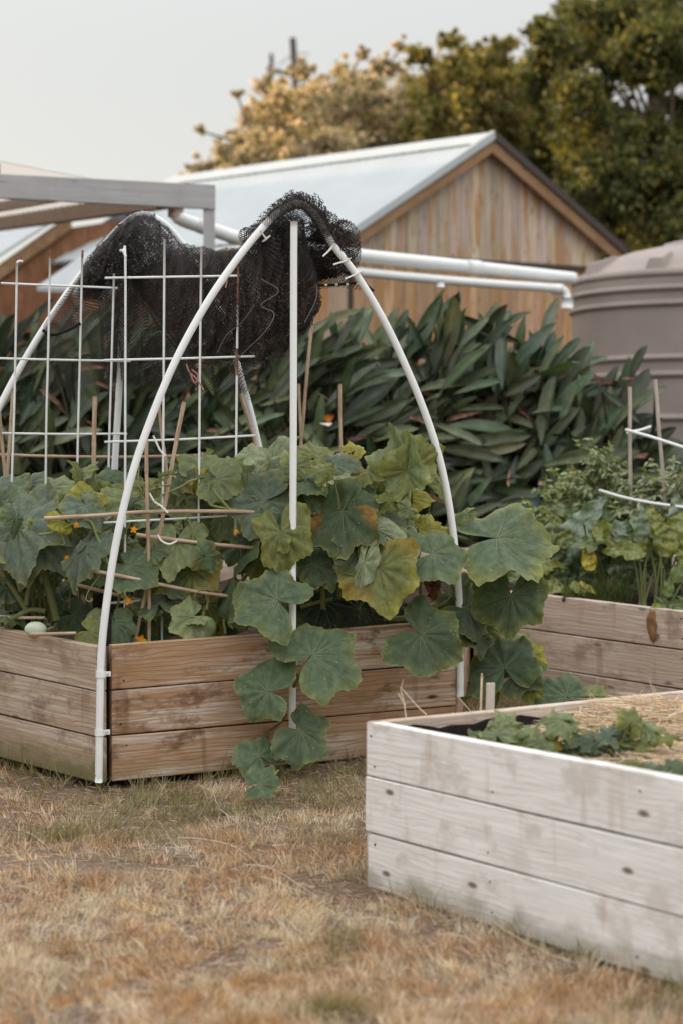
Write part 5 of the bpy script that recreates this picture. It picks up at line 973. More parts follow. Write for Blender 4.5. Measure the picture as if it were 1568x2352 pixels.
STREL = [('bird of paradise clump at the left edge of the photo behind the drooping trellis', -2.35, 15.0, 2.72, .75, 70, 21, 7, None), ('bird of paradise clump behind the hanging net on the left', -1.6, 14.6, 2.62, .75, 70, 22, 8, None),
         ('bird of paradise clump behind the middle of the front trellis', -.9, 14.9, 2.6, .8, 70, 23, 9, None), ('bird of paradise clump with an orange bloom just right of the white centre pole', -.2, 14.6, 2.6, .85, 78, 24, 12, [(756, 972, 13.9, .07)]),
         ('bird of paradise clump rising in front of the shed gable inside the arch', .45, 15.0, 2.68, .8, 80, 25, 12, None), ('bird of paradise clump rising highest, to the white pipes right of the arch', .98, 15.2, 2.75, .75, 80, 26, 12, None),
         ('bird of paradise clump below the pipe elbow, left of the tank', 1.42, 15.0, 2.5, .75, 76, 27, 12, None), ('bird of paradise clump leaning right in front of the tank', 1.72, 14.8, 2.2, .65, 60, 28, 9, None),
         ('low bird of paradise clump with drooping leaves behind the pumpkin runner', .62, 14.5, 1.6, .95, 34, 29, 12, None), ('low bird of paradise clump at the foot of the tank behind the tomato plants', 1.75, 14.6, 1.55, .9, 30, 30, 10, None),
         ('low bird of paradise clump behind the feet of the trellis', -1.2, 14.3, 1.45, 1.0, 30, 31, 10, None)]
for s_ in STREL: strel(*s_)

# ------------------------------------------------------------------ rainwater tank
TX, TY, TR = 3.20, 18.6, 1.19; tz0 = float(gz(TX, TY)) - .05
tank = thing('water_tank', (TX, TY, tz0), 'beige ribbed plastic rainwater tank at the right edge beside the shed', 'water tank')
TANK = plain('beige_polyethylene', (.30, .255, .232), .5, .35, .06, 3)
prof = []; zs = lambda y: float(P(1568, y, TY - TR * .8)[2])
ribs = [zs(q) for q in (663, 698, 823, 861, 961, 1030, 1058, 1130)]; zt = zs(636)
for z in np.linspace(tz0, zt, 260):
    r = TR
    for b in ribs: r += .030 * math.exp(-((z - b) / .020) ** 4)
    prof.append((r, z))
dome = [(1.0, 0), (1.012, .03), (.985, .07), (.95, .085), (.90, .13), (.78, .21), (.6, .285), (.42, .33), (.34, .345), (.33, .37), (.28, .385), (.0001, .39)]
prof += [(TR * a, zt + b) for a, b in dome]
m = MB(); na = 96; a = np.linspace(0, 2 * PI, na, endpoint=False)
m.grid([[np.array([TX + math.cos(t) * r, TY + math.sin(t) * r, z]) for t in a] for r, z in prof], close_v=True); m.build('body', TANK, tank, True)
m = MB()
for deg in (200, 238, 262, 300, 340):
    t = math.radians(deg); o = np.array([math.cos(t), math.sin(t), 0]); s_ = np.array([-o[1], o[0], 0]); c = np.array([TX, TY, zt])
    m = MB(); m.hexa([c + o * TR * .985 - s_ * .09 + [0, 0, .06], c + o * TR * .985 + s_ * .09 + [0, 0, .06], c + o * TR * .80 + s_ * .07 + [0, 0, .18], c + o * TR * .80 - s_ * .07 + [0, 0, .18],
            c + o * TR * .965 - s_ * .06 + [0, 0, .16], c + o * TR * .965 + s_ * .06 + [0, 0, .16], c + o * TR * .78 + s_ * .05 + [0, 0, .235], c + o * TR * .78 - s_ * .05 + [0, 0, .235]]); m.build('lifting_lug', TANK, tank)
m = MB(); m.tube([(TX, TY, zt + .36), (TX, TY, zt + .44)], .26, 24); m.build('lid', plain('black_lid', (.03, .03, .03), .5), tank)

# ------------------------------------------------------------------ shed
def shedwood():
    t = NT('rustic_shed_board'); lc = t.attr('lc').outputs['Vector']; cl = t.attr('col').outputs['Color']
    g1 = t.noise(t.mul(lc, (70, 3, 1)), 1, 4, .6, .5); b = t.noise(t.mul(lc, (10, 1.0, 1)), 1, 4, .65); b2 = t.noise(t.mul(lc, (14, 5, 1)), 1, 3)
    c = t.mix(t.ramp(g1, .3, .7), (.40, .35, .31), (.66, .62, .575)); c = t.mix(1.0, t.mix(.14, c, (.62, .38, .20)), cl, 'MULTIPLY')
    c = t.mix(t.math('MULTIPLY', t.ramp(b, .50, .62), .92), c, (.46, .235, .09)); c = t.mix(t.math('MULTIPLY', t.ramp(b2, .62, .72), .85), c, (.17, .075, .03))
    return t.done(t.bsdf(c, .8, .2, g1, .5, .004))
M['shed'] = shedwood(); M['trim'] = wood('tan_trim_board', (.36, .23, .13), (.29, .175, .095), (.17, .09, .045), stain=.4)
M['roof'] = plain('pale_roof_sheet', (.44, .485, .505), .55, .5, .04, 2); M['dark_trim'] = plain('dark_barge_capping', (.055, .04, .035), .6)
sL = P(786, 530, 21.0); sR = P(1402, 584, 22.7); gd = unit((sR - sL)[:2]); GD = np.array([*gd, 0]); W_ = np.linalg.norm((sR - sL)[:2]); RD = np.array([-gd[1], gd[0], 0]) * 1.0
RD = unit(np.array([-.735, .68, 0])); ez = (sL[2] + sR[2]) / 2 - .02; apex = (sL + sR) / 2; apex[2] = P(1122, 319, apex[1] - .1)[2]
sh0 = sL.copy(); sh0[2] = float(gz(sL[0], sL[1]))
shed = thing('shed', (apex[0], apex[1], sh0[2]), 'weathered timber shed with a pale corrugated gable roof behind the water tank', 'shed')
LEN = 4.6
def gp(u, z, back=0.): p = sL + GD * u + RD * back; return np.array([p[0], p[1], z])
def topz(u): return ez + (apex[2] - ez) * (1 - abs(u / W_ - .5) * 2)
m = MB(); u = .16; zmid = float(P(1060, 599, apex[1])[2])
while u < W_ - .16:
    bw = random.uniform(.10, .15); u2 = min(u + bw, W_ - .14); tint = np.array([1, 1, 1]) * random.uniform(.7, 1.15) * np.array([1, random.uniform(.90, .98), random.uniform(.78, .98)]); dz = random.uniform(-.004, .004); off = random.random() * 50
    for zlo, off_d, kk in ((zmid, .0, 1), (sh0[2] - .1, .03, 0)):
        za, zb_ = (topz(u) - .05, topz(u2) - .05) if kk else (zmid - .03, zmid - .03)
        pts = [gp(u, zlo, off_d + dz), gp(u2 - .007, zlo, off_d + dz), gp(u2 - .007, zb_, off_d + dz), gp(u, za, off_d + dz)]
        b = [p + RD * .02 for p in pts]; tt = tint * (1 if kk else np.array([.9, .72, .55]))
        m.hexa([pts[0], pts[1], b[1], b[0], pts[3], pts[2], b[2], b[3]], 0, tt, [(off + q[0] * 1.0 + q[1], q[2] + off, off) for q in (pts[0], pts[1], b[1], b[0], pts[3], pts[2], b[2], b[3])])
    u = u2
m.hexa([gp(.14, sh0[2] - .1, .055), gp(W_ - .14, sh0[2] - .1, .055), gp(W_ - .14, sh0[2] - .1, .09), gp(.14, sh0[2] - .1, .09), gp(.14, ez, .055), gp(W_ - .14, ez, .055), gp(W_ - .14, ez, .09), gp(.14, ez, .09)], 1)
m.add([gp(.14, ez, .06), gp(W_ - .14, ez, .06), gp(W_ / 2, apex[2] - .1, .06)], [(0, 1, 2)], 1)
for uu in (.14, W_ - .16):   # side walls
    m.hexa([gp(uu, sh0[2] - .1, .1), gp(uu + .02, sh0[2] - .1, .1), gp(uu + .02, sh0[2] - .1, LEN), gp(uu, sh0[2] - .1, LEN), gp(uu, ez, .1), gp(uu + .02, ez, .1), gp(uu + .02, ez, LEN), gp(uu, ez, LEN)], 0, (.8, .7, .6))
m.build('wall', [M['shed'], M['dark_trim']], shed)
m = MB(); h = zmid; m.hexa([gp(.16, h - .035, -.012), gp(W_ - .16, h - .035, -.012), gp(W_ - .16, h - .035, .0), gp(.16, h - .035, .0), gp(.16, h + .012, -.012), gp(W_ - .16, h + .012, -.012), gp(W_ - .16, h + .012, .0), gp(.16, h + .012, .0)]); m.build('ledge', M['dark_trim'], shed)
OV = -.16
for side in (0, 1):   # corrugated slopes, barge boards, cappings
    e_u = -.05 if side == 0 else W_ + .05; r = MB(); nl = 150; ny = 8; ezz = topz(e_u)
    rows = []
    for i in range(nl * 3):
        t = i / (nl * 3 - 1); back = OV + (LEN - OV) * t; dz = .012 * max(0, math.sin(i / 3 * 2 * PI * .25)) ** 2
        rows.append([gp(W_ / 2 + (e_u - W_ / 2) * k / ny, apex[2] + .06 + (ezz - apex[2]) * k / ny + dz, back) for k in range(ny + 1)])
    r.grid(rows); rows2 = [[p - np.array([0, 0, .025]) for p in rw] for rw in rows[::6]]; r.grid(rows2); r.build('roof_slope', M['roof'], shed, True)
    b = MB(); 
    def rk(uu, o, dz): return gp(uu, topz(uu) + dz, o)
    ua = W_ / 2; ub = e_u
    q = [rk(ua, OV + .02, -.13), rk(ub, OV + .02, -.13), rk(ub, OV + .06, -.13), rk(ua, OV + .06, -.13), rk(ua, OV + .02, .0), rk(ub, OV + .02, .0), rk(ub, OV + .06, .0), rk(ua, OV + .06, .0)]
    b.hexa(q, 0, (1, 1, 1), [(k % 4 * 1.7, k * .03, 3) for k in range(8)]); b.build('barge_board', M['trim'], shed)
    c = MB(); q = [rk(ua, OV - .01, .0), rk(ub, OV - .01, .0), rk(ub, OV + .05, .0), rk(ua, OV + .05, .0), rk(ua, OV - .01, .085), rk(ub, OV - .01, .085), rk(ub, OV + .05, .085), rk(ua, OV + .05, .085)]; c.hexa(q); c.build('capping', M['roof'] if side == 0 else M['dark_trim'], shed)
m = MB(); rid = [[gp(W_ / 2 + du_, apex[2] + .085 - abs(du_) * (apex[2] - ez) / (W_ / 2) + .0, bk) for du_ in (-.22, -.02, .02, .22)] for bk in (OV - .012, LEN + .01)]; m.grid(rid); m.build('ridge_cap', M['roof'], shed)

# ------------------------------------------------------------------ pipes to the tank
def pipe(label, pts, r, name='rain_pipe'):
    p = catmull([P(*q) for q in pts], 10); m = MB(); m.tube(p, r, 16); root = m.build(name, M['pvc'], None, True); tag(root, label, 'pipe', 'white rainwater pipes'); return root, p
pz, pp = pipe('thick white rainwater pipe running from the pergola to the tank', [(402, 486, 16.1), (412, 500, 16.08), (440, 512, 16.1), (500, 531, 16.12), (560, 549, 16.2), (700, 569, 16.4), (840, 588, 16.7), (1080, 613, 17.3), (1316, 639, 18.1)], [.052] * 1 + [.052] * 80 if False else .052)
m = MB(); c = P(470, 521, 16.11); dv = unit(P(480, 524, 16.115) - c); m.tube([c - dv * .05, c + dv * .05], .058, 16); m.build('coupling', M['pvc'], pz, True); m = MB(); c = P(1085, 613.5, 17.31); dv = unit(P(1100, 615, 17.36) - c); m.tube([c - dv * .08, c + dv * .08], .059, 16); m.build('coupling', M['pvc'], pz, True)
pz2, _ = pipe('thinner white rainwater pipe below the thick one, with an elbow down beside the tank', [(560, 575, 16.2), (700, 606, 16.4), (840, 626, 16.7), (1080, 648, 17.2), (1250, 660, 17.7), (1285, 664, 17.8), (1299, 674, 17.83), (1302, 702, 17.8)], .036)
m = MB(); m.tube([P(1303, 684, 17.8), P(1302, 708, 17.8)], .05, 14); c = P(1284, 664, 17.8); m.tube([c - [.08, 0, -.0], c + [.03, 0, 0]], .046, 14); m.build('elbow', M['pvc'], pz2, True)
m = MB(); c = P(1010, 643, 17.05); m.tube([c + [0, -.05, 0], c + [0, -.05, -.06]], .03, 10); m.build('drain_cap', M['pvc'], pz2, True)

# ------------------------------------------------------------------ pergola at the left
pg = thing('pergola', (-1.3, 15.8, float(gz(-1.3, 15.8))), 'grey timber pergola with a translucent corrugated roof at the left', 'pergola')
M['grey_beam'] = wood('grey_painted_beam', (.47, .48, .49), (.40, .41, .42), (.27, .27, .27), stain=.25, knots=.2); M['fascia'] = plain('brown_fascia', (.34, .25, .19), .6, .3, .1); M['clear'] = None
bR0 = P(494, 424, 15.75); bR1 = P(494, 479, 15.75); bL0 = P(-120, 393, 15.5); bL1 = P(-120, 447, 15.5)
m = MB(); off = np.array([0, .07, 0]); ll = np.linalg.norm(bR0 - bL0)
m.hexa([bL1, bR1, bR1 + off, bL1 + off, bL0, bR0, bR0 + off, bL0 + off], 0, (1, 1, 1), [(0, 0, 0), (ll, 0, 0), (ll, .1, 0), (0, .1, 0), (0, .16, 0), (ll, .16, 0), (ll, .26, 0), (0, .26, 0)]); m.build('beam', M['grey_beam'], pg)
m = MB(); q0 = P(467, 479, 15.76); q1 = P(493, 479, 15.76); zz = float(gz(q0[0], 15.8)) - .1; z1_ = q0[2] - .003
m.hexa([(q0[0], 15.76, zz), (q1[0], 15.76, zz), (q1[0], 15.835, zz), (q0[0], 15.835, zz), (q0[0], 15.76, z1_), (q1[0], 15.76, z1_), (q1[0], 15.835, z1_), (q0[0], 15.835, z1_)], 0, (1, 1, 1), [(0, 0, 0), (0, .08, 0), (0, .16, 0), (0, .24, 0), (3, 0, 0), (3, .08, 0), (3, .16, 0), (3, .24, 0)]); m.build('post', M['grey_beam'], pg)
# gutter side runs away from us to the left; roof sheet rises from it
g0 = P(404, 478, 16.0); g1 = P(-10, 532, 22.0)
def ptube(name, a, b, w, h, mat): 
    m = MB(); d = unit((b - a)[:2]); s_ = np.array([-d[1], d[0], 0]) * w
    m.hexa([a, a + s_, b + s_, b, a + [0, 0, h], a + s_ + [0, 0, h], b + s_ + [0, 0, h], b + [0, 0, h]]); return m.build(name, mat, pg)
ptube('gutter', g0, g1, .10, .10, M['fascia'])
ptube('fascia', g0 + [-.14, .0, -.005], g1 + [-.14, 0, .0], .03, .16, M['fascia'])
t = NT('translucent_sheet'); bs = t.bsdf((.72, .68, .63), .5, .4); tr = t.n('ShaderNodeBsdfTranslucent'); tr.inputs[0].default_value = (.8, .75, .68, 1); mx = t.n('ShaderNodeMixShader'); mx.inputs[0].default_value = .6; t.t.links.new(bs, mx.inputs[1]); t.t.links.new(tr.outputs[0], mx.inputs[2]); M['clear'] = t.done(mx.outputs[0])
rows = []; n_ = 150; up_ = np.array([-3.2, -.5, .55])
for i in range(n_):
    f_ = i / (n_ - 1); b = g0 + (g1 - g0) * f_ + np.array([-.02, 0, .10 + .014 * math.sin(i * 2 * PI / 5)]); rows.append([b + up_ * k / 6 for k in range(7)])
m = MB(); m.grid(rows); m.build('roof_sheet', M['clear'], pg, True)
for k in (1, 2.4, 4): ptube('purlin', g0 + up_ * k / 6 + [0, 0, .0], g1 + up_ * k / 6 + [0, 0, .0], .05, .085, M['fascia'])
m = MB(); c = P(404, 480, 16.08); m.tube([c + [0, 0, .02], c + [0, 0, -.06]], .06, 14); m.build('gutter_outlet', M['fascia'], pg, True)
# brown-boarded outbuilding behind the pergola
ob = thing('outbuilding', (-3.6, 25, float(gz(-3, 25))), 'red brown boarded outbuilding with white roof edges behind the pergola', 'outbuilding')
RB = wood('red_brown_boards', (.30, .155, .085), (.22, .10, .05), (.10, .045, .022), grain=.3, stain=.6)
d_ = 24.0; A = P(300, 498, d_); B = P(165, 522, d_); C = P(-140, 745, d_ - .2); z0 = float(gz(-3, 24)) - .1
m = MB(); wl = [np.array([C[0], d_ - .2, z0]), np.array([A[0] + .15, d_, z0]), np.array([A[0] + .15, d_, A[2]]), B, C]; bk = [p + [0, .1, 0] for p in wl]
m.add(wl + bk, [(0, 1, 2, 3, 4)], 0, [(p[2], p[0], 0) for p in wl + bk]); m.add(wl + bk, [(0, 5, 6, 1), (1, 6, 7, 2), (2, 7, 8, 3), (3, 8, 9, 4)], 0)
m.build('wall', RB, ob)
def slab(name, p, q, back, th, mat, ob_): 
    m = MB(); m.hexa([p, q, q + back, p + back, p + [0, 0, th], q + [0, 0, th], q + back + [0, 0, th], p + back + [0, 0, th]]); return m.build(name, mat, ob_)
slab('barge_board', C + [-.05, -.06, -.02], B + [0, -.06, -.02], np.array([0, .05, 0]), .17, M['trim'], ob)
slab('roof', C + [-.2, -.12, .16], B + [0.0, -.12, .16], np.array([-1.6, 3.0, .75]), .04, M['roof'], ob)
slab('roof', B + [0, -.12, .16], A + [.25, -.12, .16], np.array([-1.6, 3.0, .75]), .04, M['roof'], ob)
slab('awning', P(85, 668, 23.2), P(215, 578, 23.2), np.array([.9, -.9, -.12]), .05, M['roof'], ob)

# unseen house, added beyond the left edge to keep low sun off the beds
nh = thing('sun_blocker_house', (-9.5, 15, 0.4), 'unseen pale house added left of the garden to shade the beds from low sun', 'house')
m = MB(); m.box((-12.5, 4.0, .1), (-7.2, 28.5, 4.9)); m.build('wall', plain('pale_render', (.62, .56, .50), .8), nh)
m = MB(); m.hexa([(-12.9, 3.6, 4.9), (-6.9, 3.6, 4.9), (-6.9, 28.9, 4.9), (-12.9, 28.9, 4.9), (-10.2, 5.5, 6.5), (-9.6, 5.5, 6.5), (-9.6, 27, 6.5), (-10.2, 27, 6.5)]); m.build('roof', plain('brown_roof_tile', (.16, .10, .08), .7), nh)
for y0 in (7, 11.5, 17): 
    m = MB(); m.box((-7.2, y0, 1.4), (-7.17, y0 + 1.4, 2.7)); wn = m.build('window', plain('window_glass', (.06, .07, .08), .1), nh)

# ------------------------------------------------------------------ trees
BARK = wood('grey_bark', (.20, .15, .12), (.14, .10, .075), (.07, .05, .035))
def clump_leaves(mm, c, rad, n, size, cols, r_, squash=.85):
    d = r_.normal(0, 1, (n, 3)); d /= np.linalg.norm(d, axis=1)[:, None]; rr = rad * np.abs(r_.normal(0, .62, n)) * (1 + .18 * np.sin(d[:, 0] * 5 + c[0] * 7) * np.sin(d[:, 2] * 4 + c[2] * 5) + .12 * np.sin(d[:, 1] * 9 + d[:, 2] * 7))
    p = c + d * rr[:, None] * np.array([1, 1, squash]); a = unit_rows(r_.normal(0, 1, (n, 3)) + d * .7 + [0, 0, .3]); s_ = unit_rows(np.cross(a, r_.normal(0, 1, (n, 3)))); L = size * r_.uniform(.6, 1.4, n)[:, None]
    v = np.stack([p - a * L * .5, p + s_ * L * .27, p + a * L * .5, p - s_ * L * .27], 1).reshape(-1, 3); f = np.arange(n * 4).reshape(-1, 4)
    cc = np.array(cols)[r_.integers(0, len(cols), n)] * r_.uniform(.7, 1.3, (n, 1)); mm.add(v, f, 0, None, np.repeat(cc, 4, 0))
def unit_rows(a): return a / (np.linalg.norm(a, axis=1)[:, None] + 1e-9)
def tree(name, label, trunk_px, d0, clumps, cols, size, dens, mat, seed, twigs=0):
    r_ = np.random.default_rng(seed); base = P(trunk_px[0][0], 1000, d0); base[2] = float(gz(base[0], d0)); root = thing(name, base, label, 'tree', 'trees behind the shed'); mt = MB(); mf = MB()
    tp = [base] + [P(x, y, d0 + .6) for x, y in trunk_px]; q = catmull(tp, 6); mt.tube(q, np.linspace(.2, .07, len(q)), 10, 0)
    for x, y, r in clumps:
        dd = d0 + r_.uniform(-2.8, 1.4); c = P(x, y, dd); rad = r * dd / F
        k = r_.integers(len(q) // 2, len(q)); b = q[k]; t = np.linspace(0, 1, 6)[:, None]; mid = (b + c) / 2 + [0, 0, -.15]; mt.tube(b * (1 - t) ** 2 + 2 * mid * t * (1 - t) + c * t ** 2, np.linspace(.05, .012, 6), 6, 0)
        # each clump is several smaller sprays, so gaps of sky stay between them
        ns = 14
        for _ in range(ns):
            o = r_.normal(0, 1, 3); o /= np.linalg.norm(o); cc = c + o * rad * r_.uniform(.15, 1.02) * np.array([1, 1, .85]); clump_leaves(mf, cc, rad * r_.uniform(.22, .62), int(dens * (r / 70) ** 2 / ns), size, cols, r_)
        for _ in range(twigs):
            o = r_.normal(0, 1, 3); o[2] = abs(o[2]); o /= np.linalg.norm(o); e = c + o * rad * r_.uniform(1.0, 1.5); mt.tube([c + o * rad * .5, e], [.008, .003], 4, 0); clump_leaves(mf, e, rad * .16, int(dens / 60), size, cols, r_)
    mf.build('crown', mat, root); mt.build('trunk', BARK, root, True)
TW = 1
tree('tree', 'sunlit pale leaved tree behind the left half of the shed roof', [(640, 700), (650, 450), (680, 330)], 33.0,
     [(610, 200, 30), (650, 300, 70), (750, 260, 70), (830, 320, 80), (930, 320, 70), (780, 380, 80), (870, 390, 80), (950, 200, 46), (700, 160, 26), (470, 395, 34), (520, 365, 42), (560, 325, 48), (600, 270, 46), (640, 240, 52), (615, 330, 60), (690, 240, 58), (740, 205, 46), (720, 300, 70), (790, 250, 66), (800, 180, 42), (670, 350, 60), (560, 390, 46), (770, 340, 70), (850, 220, 60), (880, 160, 36), (860, 300, 70), (910, 250, 66), (640, 400, 50), (440, 410, 26), (830, 370, 60), (900, 350, 60), (700, 390, 60), (460, 300, 12), (545, 215, 10), (920, 105, 16), (830, 125, 14)],
     [(.52, .46, .32), (.66, .57, .43), (.28, .31, .17), (.76, .68, .54), (.20, .24, .12)], .075, 5200, M['warmtree'], 41, 3)
tree('tree', 'olive green tree with lit edges behind the shed ridge', [(1120, 700), (1110, 450), (1090, 300)], 32.0,
     [(1000, 200, 70), (1060, 160, 60), (1110, 220, 80), (1050, 270, 80), (1150, 180, 70), (1000, 300, 70), (1200, 240, 70), (985, 215, 50), (1010, 280, 62), (1050, 230, 60), (1095, 180, 52), (960, 130, 30), (1070, 310, 72), (1000, 340, 56), (1130, 250, 66), (1150, 330, 80), (1180, 200, 62), (1085, 120, 30), (1030, 95, 22), (1140, 120, 46), (1220, 280, 78), (1200, 380, 84), (960, 310, 48), (1270, 400, 80), (1060, 390, 60), (950, 370, 50), (1120, 400, 70), (1040, 160, 30)],
     [(.17, .18, .06), (.29, .25, .09), (.12, .14, .05), (.42, .34, .15)], .085, 4300, M['tree'], 42, 2)
tree('tree', 'tall dark green tree at the right with bright sky gaps in its crown', [(1520, 700), (1535, 480), (1525, 360), (1500, 200)], 30.0,
     [(1320, 30, 60), (1390, 40, 74), (1460, 10, 90), (1550, 40, 95), (1260, 90, 58), (1320, 120, 70), (1395, 130, 72), (1250, 180, 74), (1330, 220, 80), (1470, 110, 70), (1555, 150, 80), (1400, 330, 74), (1330, 330, 84), (1540, 235, 44), (1410, 400, 80), (1330, 440, 84), (1490, 420, 70), (1560, 400, 70), (1420, 490, 84), (1500, 520, 90), (1570, 520, 90), (1250, 350, 70), (1460, 580, 86), (1545, 610, 86), (1600, 300, 80), (1380, 560, 80), (1620, 150, 90), (1600, 640, 90), (1380, 210, 40), (1345, 500, 80), (1410, 640, 80), (1480, 660, 80), (1280, 470, 70), (1530, 480, 90), (1540, 400, 80), (1500, 540, 90), (1460, 450, 90), (1550, 560, 90), (1520, 120, 90), (1430, 90, 90), (1380, 300, 90), (1350, 380, 90), (1500, 300, 46), (1555, 330, 60), (1440, 260, 34), (1510, 170, 60), (1480, 60, 80), (1580, 440, 80), (1450, 350, 50)],
     [(.095, .115, .045), (.13, .145, .05), (.075, .095, .04), (.21, .19, .07)], .095, 4300, M['tree'], 43, 1)
# power pole far beyond the trees
pw = thing('power_pole', P(683, 420, 60.), 'weathered power pole with a short crossarm above the pale tree', 'power pole')
WP = wood('pole_timber', (.20, .17, .155), (.15, .125, .11), (.09, .07, .06)); ORIG[pw.name][2] = pw.location[2] = float(gz(-1, 60))
m = MB(); b = P(683, 420, 60.); b[2] = ORIG[pw.name][2]; m.tube([b, P(686, 300, 60), P(677, 165, 60), P(673, 86, 60)], [.16, .12, .095, .085], 12); m.build('shaft', WP, pw, True)
m = MB(); m.tube([P(614, 158, 59.85), P(640, 163, 59.85), P(692, 174, 59.85)], .07, 6); m.build('crossarm', WP, pw)
for x, y0, y1, r in ((624, 122, 160, .055), (621, 150, 168, .07), (688, 150, 178, .05)):
    m = MB(); m.tube([P(x, y1, 59.82), P(x, (y0 + y1) / 2, 59.82), P(x, y0, 59.82)], [r, r * 1.15, r * .9], 10); m.build('insulator', M['dark_trim'], pw, True)
for a, b in (((640, 148), (668, 128)), ((672, 122), (712, 122))):
    m = MB(); m.tube([P(*a, 59.9), P(*b, 59.9)], .014, 5); m.build('bracket', M['dark_trim'], pw)

# ------------------------------------------------------------------ lawn
def in_poly(x, y, poly):
    ins = np.zeros(len(x), bool); k = len(poly)
    for i in range(k):
        x0, y0 = poly[i][:2]; x1, y1 = poly[(i + 1) % k][:2]
        c = ((y0 > y) != (y1 > y)) & (x < (x1 - x0) * (y - y0) / (y1 - y0 + 1e-12) + x0); ins ^= c
    return ins
POLYS = [[LA, LB, LC, LD], [FC, FE, FG, FH], [R1, R2b, R3, R4]]
def vnoise(x, y, s, seed):
    r_ = np.random.default_rng(seed); G = r_.random((64, 64)); X_ = x / s + 100; Y_ = y / s + 100; i = np.floor(X_).astype(int); j = np.floor(Y_).astype(int); f = X_ - i; h = Y_ - j; f = f * f * (3 - 2 * f); h = h * h * (3 - 2 * h)
    return G[i % 64, j % 64] * (1 - f) * (1 - h) + G[(i + 1) % 64, j % 64] * f * (1 - h) + G[i % 64, (j + 1) % 64] * (1 - f) * h + G[(i + 1) % 64, (j + 1) % 64] * f * h
NT_ = 26000; ty = 5.2 + (13.2 - 5.2) * rng.random(NT_) ** 1.7; tx = rng.uniform(-1, 1, NT_) * (.17 * ty + .8)
cl = .55 * vnoise(tx, ty, .12, 1) + .45 * vnoise(tx, ty, .38, 2); ok = rng.random(NT_) < np.clip(2.6 * (cl - .24), .06, 1); tx, ty = tx[ok], ty[ok]; NT_ = len(tx); tq = rng.random(NT_)
K = rng.integers(9, 20, NT_); ti = np.repeat(np.arange(NT_), K); N = len(ti); sp = rng.normal(0, .013, (N, 2)); x = tx[ti] + sp[:, 0]; y = ty[ti] + sp[:, 1]
ok = ~(in_poly(x, y, POLYS[0]) | in_poly(x, y, POLYS[1]) | in_poly(x, y, POLYS[2])); x, y, ti, sp = x[ok], y[ok], ti[ok], sp[ok]; N = len(x); tq = tq[ti]
def edge_dist(x, y, a, b):
    a = np.array(a[:2]); b = np.array(b[:2]); d = b - a; t = np.clip(((x - a[0]) * d[0] + (y - a[1]) * d[1]) / (d @ d), 0, 1); return np.hypot(x - a[0] - t * d[0], y - a[1] - t * d[1])
ed = np.minimum.reduce([edge_dist(x, y, LA, LB), edge_dist(x, y, LD, LA), edge_dist(x, y, FC, FE) + .05, edge_dist(x, y, FH, FC) + .03, edge_dist(x, y, R1, R2b)])
gn = vnoise(x, y, .42, 3) * .6 + vnoise(x, y, .16, 4) * .4; gn = gn + .42 * np.exp(-(ed / .13) ** 2) + .20 * np.exp(-((y - 8.9) / .55) ** 2) + .3 * np.exp(-((x + .05) ** 2 / .1 + (y - 9.15) ** 2 / .12)) + .18 * (y > 9.3)
gf = .8 * np.clip(sstep(.56, .92, gn) + rng.normal(0, .12, N) + (tq - .5) * .5, 0, 1)
tn = (vnoise(x, y, .22, 5) * .6 + vnoise(x, y, .07, 6) * .4)[:, None]
pale = np.array([.88, .725, .60]); dk = np.array([.57, .345, .185]); dryc = dk + (pale - dk) * np.clip((tn - .25) * 1.9 + rng.normal(0, .16, (N, 1)) + (tq[:, None] - .5) * .9, 0, 1)
grn = np.array([.19, .20, .075]) * rng.uniform(.6, 1.5, (N, 1)); cc = (dryc * (1 - gf[:, None]) + grn * gf[:, None]) * rng.uniform(.5, 1.45, (N, 1))
L = rng.uniform(.022, .054, N) * (.5 + .9 * tq) * (1 + .5 * gf) * (1 + 2.2 * np.exp(-(ed / .06) ** 2) * rng.random(N) ** 2); lean = rng.normal(0, .20, (N, 2)) + sp * 18 + np.stack([vnoise(x, y, .3, 7) - .5, vnoise(x, y, .3, 8) - .5], 1) * .8
D = unit_rows(np.concatenate([lean, np.ones((N, 1))], 1)); mm = MB()
blades(mm, np.stack([x, y, gz(x, y) - .003], 1), D, L, rng.uniform(.0026, .0052, N), np.concatenate([rng.normal(0, .22, (N, 2)), -np.abs(rng.normal(0, .25, (N, 1)))], 1), np.clip(cc, .01, .9), 2)
gr2 = mm.build('lawn_grass', M['grass'], None); tag(gr2, kind='stuff')
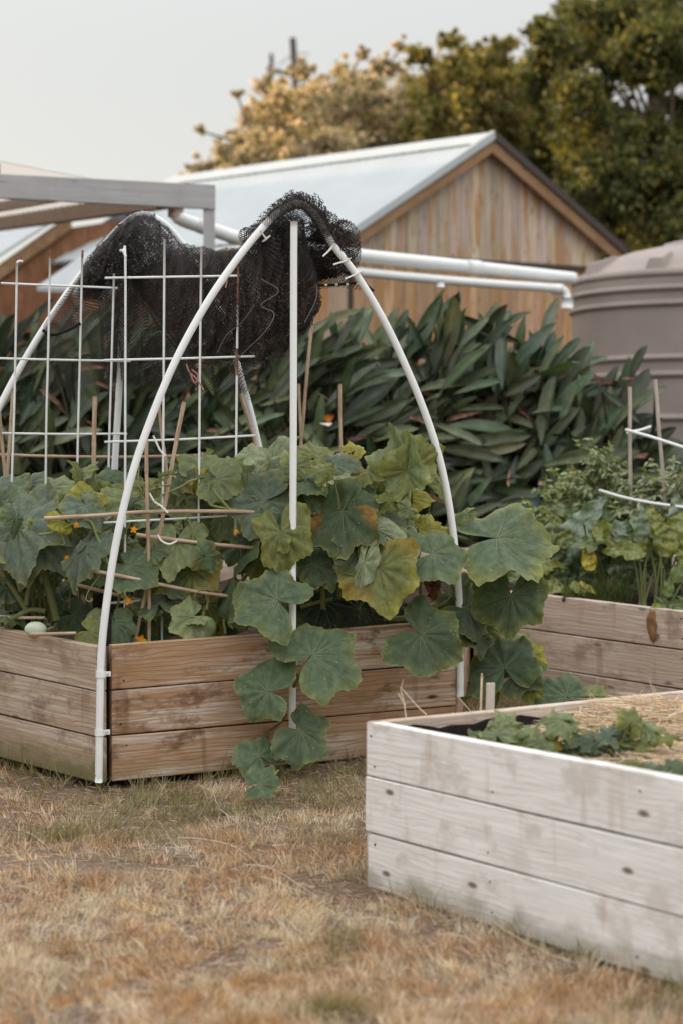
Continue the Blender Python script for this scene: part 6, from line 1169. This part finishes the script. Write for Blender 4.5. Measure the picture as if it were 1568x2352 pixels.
# flat lying thatch
N = 17000; y = 5.2 + 5.2 * rng.random(N) ** 1.3; x = rng.uniform(-1, 1, N) * (.17 * y + .4); ok = ~(in_poly(x, y, POLYS[0]) | in_poly(x, y, POLYS[1])); x, y = x[ok], y[ok]; N = len(x); yaw = rng.uniform(0, 2 * PI, N)
mm = MB(); blades(mm, np.stack([x, y, gz(x, y) + rng.uniform(.004, .016, N)], 1), np.stack([np.cos(yaw), np.sin(yaw), rng.normal(0, .15, N)], 1), rng.uniform(.02, .07, N), rng.uniform(.0014, .003, N), rng.normal(0, .2, (N, 3)) * [1, 1, .3], np.array([.70, .58, .45]) * rng.uniform(.6, 1.25, (N, 1)), 2)
tag(mm.build('dry_thatch', M['straw'], None), kind='stuff')
# long straw stalks lying on the lawn
STALK = [[(410, 1938), (470, 1946), (540, 1962), (592, 1995), (600, 2000)], [(1132, 2136), (1180, 2172), (1250, 2202), (1345, 2232)], [(455, 1815), (490, 1838), (500, 1858), (545, 1866)], [(870, 2054), (930, 2080), (985, 2095)], [(360, 2010), (410, 2025), (425, 2070)], [(560, 2000), (640, 2020), (740, 2075)], [(60, 1925), (90, 1945), (120, 1957)], [(235, 2220), (242, 2235), (248, 2258)], [(370, 2125), (400, 2140), (435, 2160)], [(600, 2030), (650, 2050), (732, 2070)], [(1000, 2160), (1080, 2180), (1100, 2200)], [(40, 2050), (80, 2065), (95, 2070)], [(820, 2130), (870, 2128), (930, 2135)], [(660, 2130), (690, 2160), (760, 2160)], [(130, 2140), (170, 2148), (240, 2150)], [(500, 1870), (520, 1886), (545, 1895)]]
def on_ground(px, py):
    lo, hi = 4.5, 14.
    for _ in range(40):
        mid = (lo + hi) / 2; p = P(px, py, mid)
        if p[2] > float(gz(p[0], mid)): lo = mid
        else: hi = mid
    p = P(px, py, lo); return p
for s_ in STALK:
    p = catmull([on_ground(*q) for q in s_], 6); p[:, 2] = gz(p[:, 0], p[:, 1]) + .022 + .008 * np.sin(np.linspace(0, 5, len(p))); m = MB(); m.tube(p, np.linspace(.0022, .0012, len(p)), 5, 0, (.70, .60, .47))
    tag(m.build('straw_stalk', M['straw'], None, True), 'pale dry straw stalk lying on the dry lawn', 'straw stalk', 'straw stalks lying on the lawn')
